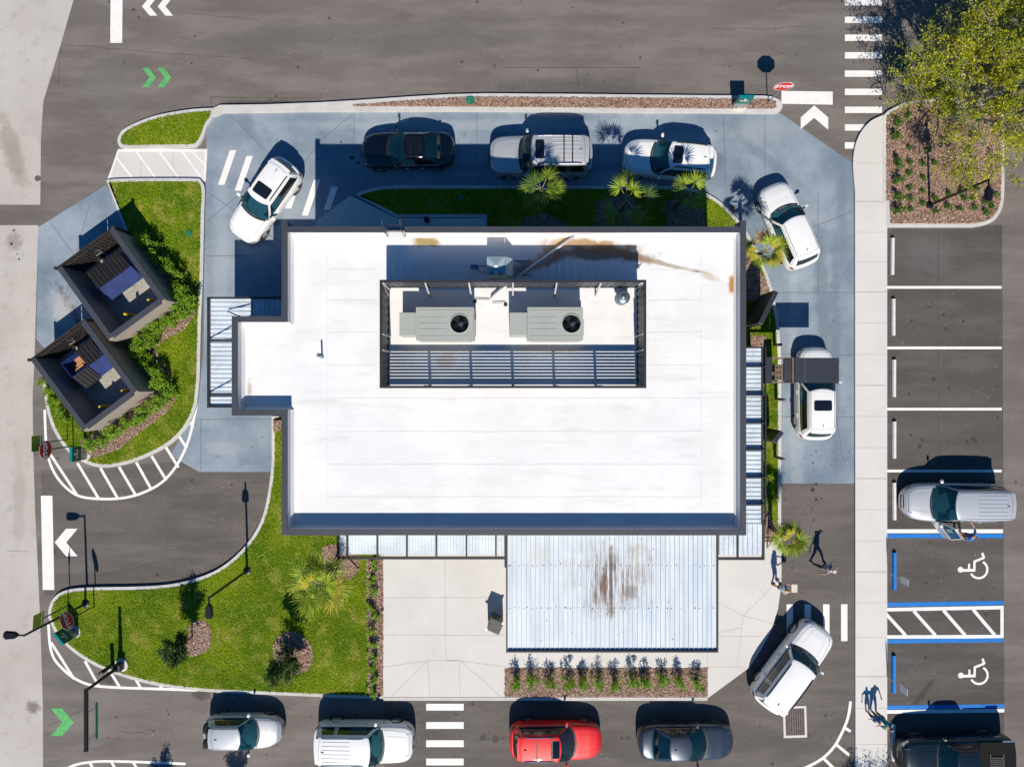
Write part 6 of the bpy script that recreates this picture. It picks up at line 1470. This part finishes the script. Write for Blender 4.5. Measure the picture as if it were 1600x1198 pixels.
def person(label, px, py, head, shirt, trousers, shoes, hair, stride=.25, lean=0., arms=((.1, .25, -.5), (.1, -.25, -.5)), z=KH, s=1.0, hat=None, shorts=False, turn=0):
    """arms: hand offset from the shoulder (forward, left, up) in metres at full size"""
    x, y = W(px, py); t = thing('person', label, 'person', (x, y, z), head); t.scale = (s, s, s)
    hipz = .93; c, sn = math.cos(lean), math.sin(lean)
    def up(h): return (sn * (h - hipz), 0, hipz + c * (h - hipz))
    def off(h, fx, ly): u = up(h); return (u[0] + fx * c, ly, u[2] - fx * sn)
    J = [(up(.95), (.13, .17)), (up(1.12), (.11, .145)), (up(1.32), (.115, .17)), (up(1.43), (.09, .13)), (up(1.50), .055), (off(1.60, .02, 0), (.085, .072)), (off(1.68, .015, 0), (.09, .075)), (off(1.75, .0, 0), (.055, .05))]
    E = [(0, 1), (1, 2), (2, 3), (3, 4), (4, 5), (5, 6), (6, 7)]
    def add(p, r, par): J.append((p, r)); E.append((par, len(J) - 1)); return len(J) - 1
    n_ = add(off(1.635, .115, 0), (.018, .018), 5)
    for sg in (1, -1): add(off(1.635, .0, sg * .09), (.022, .015), 5)
    LG = []
    for sg in (1, -1):
        fx = stride * sg; knee_f = fx * .55 + .06; k = add((.0 + .01, sg * .09, .86), .088, 0); kk = add((knee_f, sg * .1, .48), .06, k); a = add((fx, sg * .1, .09), .042, kk); LG.append((k, kk, a))
        h = add((fx - .06, sg * .1, .045), .036, a); f = add((fx + .15, sg * .11, .035), .03, a)
    AR = []
    for sg, hv in zip((1, -1), arms):
        sh = add(off(1.42, 0, sg * .19), .055, 3); S = Vector(off(1.42, 0, sg * .19)); Hd = S + Vector(hv); mid = (S + Hd) / 2; Lr = .29; d = (Hd - S); hlf = d.length / 2; bend = math.sqrt(max(.0, Lr ** 2 - hlf ** 2)) if hlf < Lr else 0
        out = Vector((-.6, sg * .5, -.6)); out = (out - out.dot(d.normalized()) * d.normalized()).normalized(); el = mid + out * bend
        e = add(tuple(el), .036, sh); w = add(tuple(Hd), .026, e); AR.append((sh, e, w, el, Hd))
        dd = (Hd - el).normalized(); sd = dd.cross(Vector((0, 0, 1))); sd = sd.normalized() if sd.length > .1 else Vector((0, 1, 0)); pl = add(tuple(Hd + dd * .06), (.032, .02), w)
        cu = dd.cross(sd).normalized()
        for q, Lf in zip((-.027, -.009, .009, .027), (.07, .08, .075, .06)):
            b_ = add(tuple(Hd + dd * (.06 + Lf * .55) + sd * q * 1.2), .009, pl); add(tuple(Hd + dd * (.06 + Lf) + sd * q * 1.3 + cu * .018), .007, b_)
        b_ = add(tuple(Hd + dd * .06 + sd * .045), .011, w); add(tuple(Hd + dd * .085 + sd * .055 + cu * .01), .008, b_)
    skin_mesh('body', J, E, mSkin, t)
    # shirt: trunk plus sleeves
    g = 1.16; SJ = [(up(.93), (.15, .19)), (J[1][0], (.135, .17)), (J[2][0], (.135, .19)), (J[3][0], (.10, .15)), (up(1.485), .065)]; SE = [(0, 1), (1, 2), (2, 3), (3, 4)]
    for (sh, e, w, el, Hd) in AR:
        SJ.append((J[sh][0], .07)); SE.append((3, len(SJ) - 1)); a = Vector(J[sh][0]).lerp(el, .85); SJ.append((tuple(a), .056)); SE.append((len(SJ) - 2, len(SJ) - 1))
    skin_mesh('shirt', SJ, SE, shirt, t)
    PJ = [(up(.96), (.14, .175)), (up(.90), (.135, .17))]; PE = [(0, 1)]
    for (k, kk, a) in LG:
        PJ.append((J[k][0], .105)); PE.append((1, len(PJ) - 1)); PJ.append((J[kk][0], .075)); PE.append((len(PJ) - 2, len(PJ) - 1))
        if not shorts: q = Vector(J[kk][0]).lerp(Vector(J[a][0]), .88); PJ.append((tuple(q), .058)); PE.append((len(PJ) - 2, len(PJ) - 1))
    skin_mesh('trousers' if not shorts else 'shorts', PJ, PE, trousers, t)
    for (k, kk, a) in LG:
        A = Vector(J[a][0]); skin_mesh('shoe', [((A.x - .07, A.y, .05), .045), ((A.x + .02, A.y, .055), .05), ((A.x + .17, A.y * 1.02, .04), (.04, .035))], [(0, 1), (1, 2)], shoes, t)
    hh = [(off(1.72, -.01, 0), (.10, .088)), (off(1.66, -.045, 0), (.088, .085)), (off(1.60, -.06, 0), (.06, .07))]
    skin_mesh('hair' if not hat else 'cap', hh, [(0, 1), (1, 2)], hat or hair, t)
    if hat:
        q = MB(); u = off(1.70, .14, 0); q.lathe([(0, .006), (.09, 0), (.0, -.006)], 12, u); q.build('cap_brim', hat, t)
    return t
wh = cloth('white_shoes', (.7, .7, .68)); bk = cloth('black_shoes', (.02, .02, .02)); br = cloth('brown_shoes', (.22, .05, .03)); hairD = cloth('dark_hair', (.05, .025, .015)); hairG = cloth('grey_hair', (.5, .47, .43)); hairB = cloth('brown_hair', (.12, .05, .03))
person('person in a slate and pale shirt striding across the lane in white shoes', 1276, 878, math.radians(-18), cloth('slate_shirt', (.22, .25, .34)), cloth('black_trousers', (.02, .023, .03)), wh, hairD, .34, .08, ((.22, .08, .12), (-.25, -.22, -.42)), .006, .97, hat=cloth('pale_cap', (.55, .55, .56)))
person('person in a pale blue shirt carrying a tray box on the patio corner', 1208, 908, math.radians(5), cloth('pale_blue_shirt', (.5, .56, .68)), cloth('denim_shorts', (.03, .07, .14)), br, hairG, .12, .1, ((.40, -.05, -.22), (.40, .05, -.22)), KH, .97, shorts=True)
o = MB(); o.box((0, 0, 0), (.30, .42, .16)); xx, yy = W(1208, 908); tag(o.build('carry_box', cloth('cream_box', (.62, .56, .48)), at=(xx + .56, yy + .04, 1.28), bevel=.01), 'cream take-away box held by the person on the patio corner', 'box')
o.v = []
person('person in a blue shirt reaching into the open door of the silver minivan', 1496, 832, math.radians(140), cloth('bright_blue_shirt', (.02, .16, .5)), cloth('khaki_shorts', (.18, .12, .08)), bk, hairB, .12, .35, ((.42, .1, -.12), (.38, -.3, -.1)), .006, 1.0, shorts=True)
person('child in a royal blue shirt walking hand in hand on the pavement', 1353, 1108.5, math.radians(-85), cloth('royal_blue_shirt', (.01, .17, .55)), cloth('navy_shorts', (.02, .03, .06)), bk, hairB, .12, .05, ((.08, .2, -.36), (.08, -.16, -.5)), KH, .74, shorts=True)
person('person in a teal shirt leaning forward beside the child on the pavement', 1362, 1107.5, math.radians(-60), cloth('teal_shirt', (.0, .30, .24)), cloth('grey_trousers', (.08, .07, .07)), bk, hairD, .12, .45, ((.1, .16, -.5), (.0, -.24, -.45)), KH, .95)
# small papers by the standing van passenger
# ---------------------------------------------------------------- camera, light
cam = bpy.data.cameras.new('camera'); cam.sensor_width = 36; cam.lens = 36 * F / 1600; cam.clip_end = 2000; co = bpy.data.objects.new('camera', cam); COL.objects.link(co); co.location = (0, 0, H); co.rotation_euler = (0, 0, 0); scene.camera = co
K = .965; d = Vector((-.035 * K, K, -1)).normalized(); sun = bpy.data.lights.new('sun', 'SUN'); sun.energy = SUN_E; sun.angle = math.radians(.5); sun.color = (1, .925, .815); so = bpy.data.objects.new('sun', sun); COL.objects.link(so); so.rotation_euler = d.to_track_quat('-Z', 'Y').to_euler(); so.location = (0, -20, 30)
w = bpy.data.worlds.new('World'); scene.world = w; w.use_nodes = True; nt = w.node_tree; bg = nt.nodes['Background']; sk = nd(nt, 'ShaderNodeTexSky', sky_type='NISHITA'); sk.sun_disc = False; sk.sun_elevation = math.atan(1 / K); sk.sun_rotation = math.atan2(-d.x, -d.y)
sk.air_density = 1.6; sk.dust_density = .3; sk.ozone_density = 3.5
nt.links.new(mixc(nt, 1.0, sk.outputs[0], (.27, .88, 1.5), 'MULTIPLY'), bg.inputs[0]); bg.inputs[1].default_value = SKY_S
vs = scene.view_settings; scene.display_settings.display_device = 'sRGB'; vs.view_transform = 'Standard'; vs.look = 'None'; vs.exposure = EXPO; vs.gamma = 1; vs.use_curve_mapping = False
scene.render.engine = 'CYCLES'; scene.render.resolution_x = 1024; scene.render.resolution_y = 766; scene.render.resolution_percentage = 100
scene.render.filter_size = 1.1; scene.cycles.max_bounces = 6; scene.cycles.transparent_max_bounces = 8
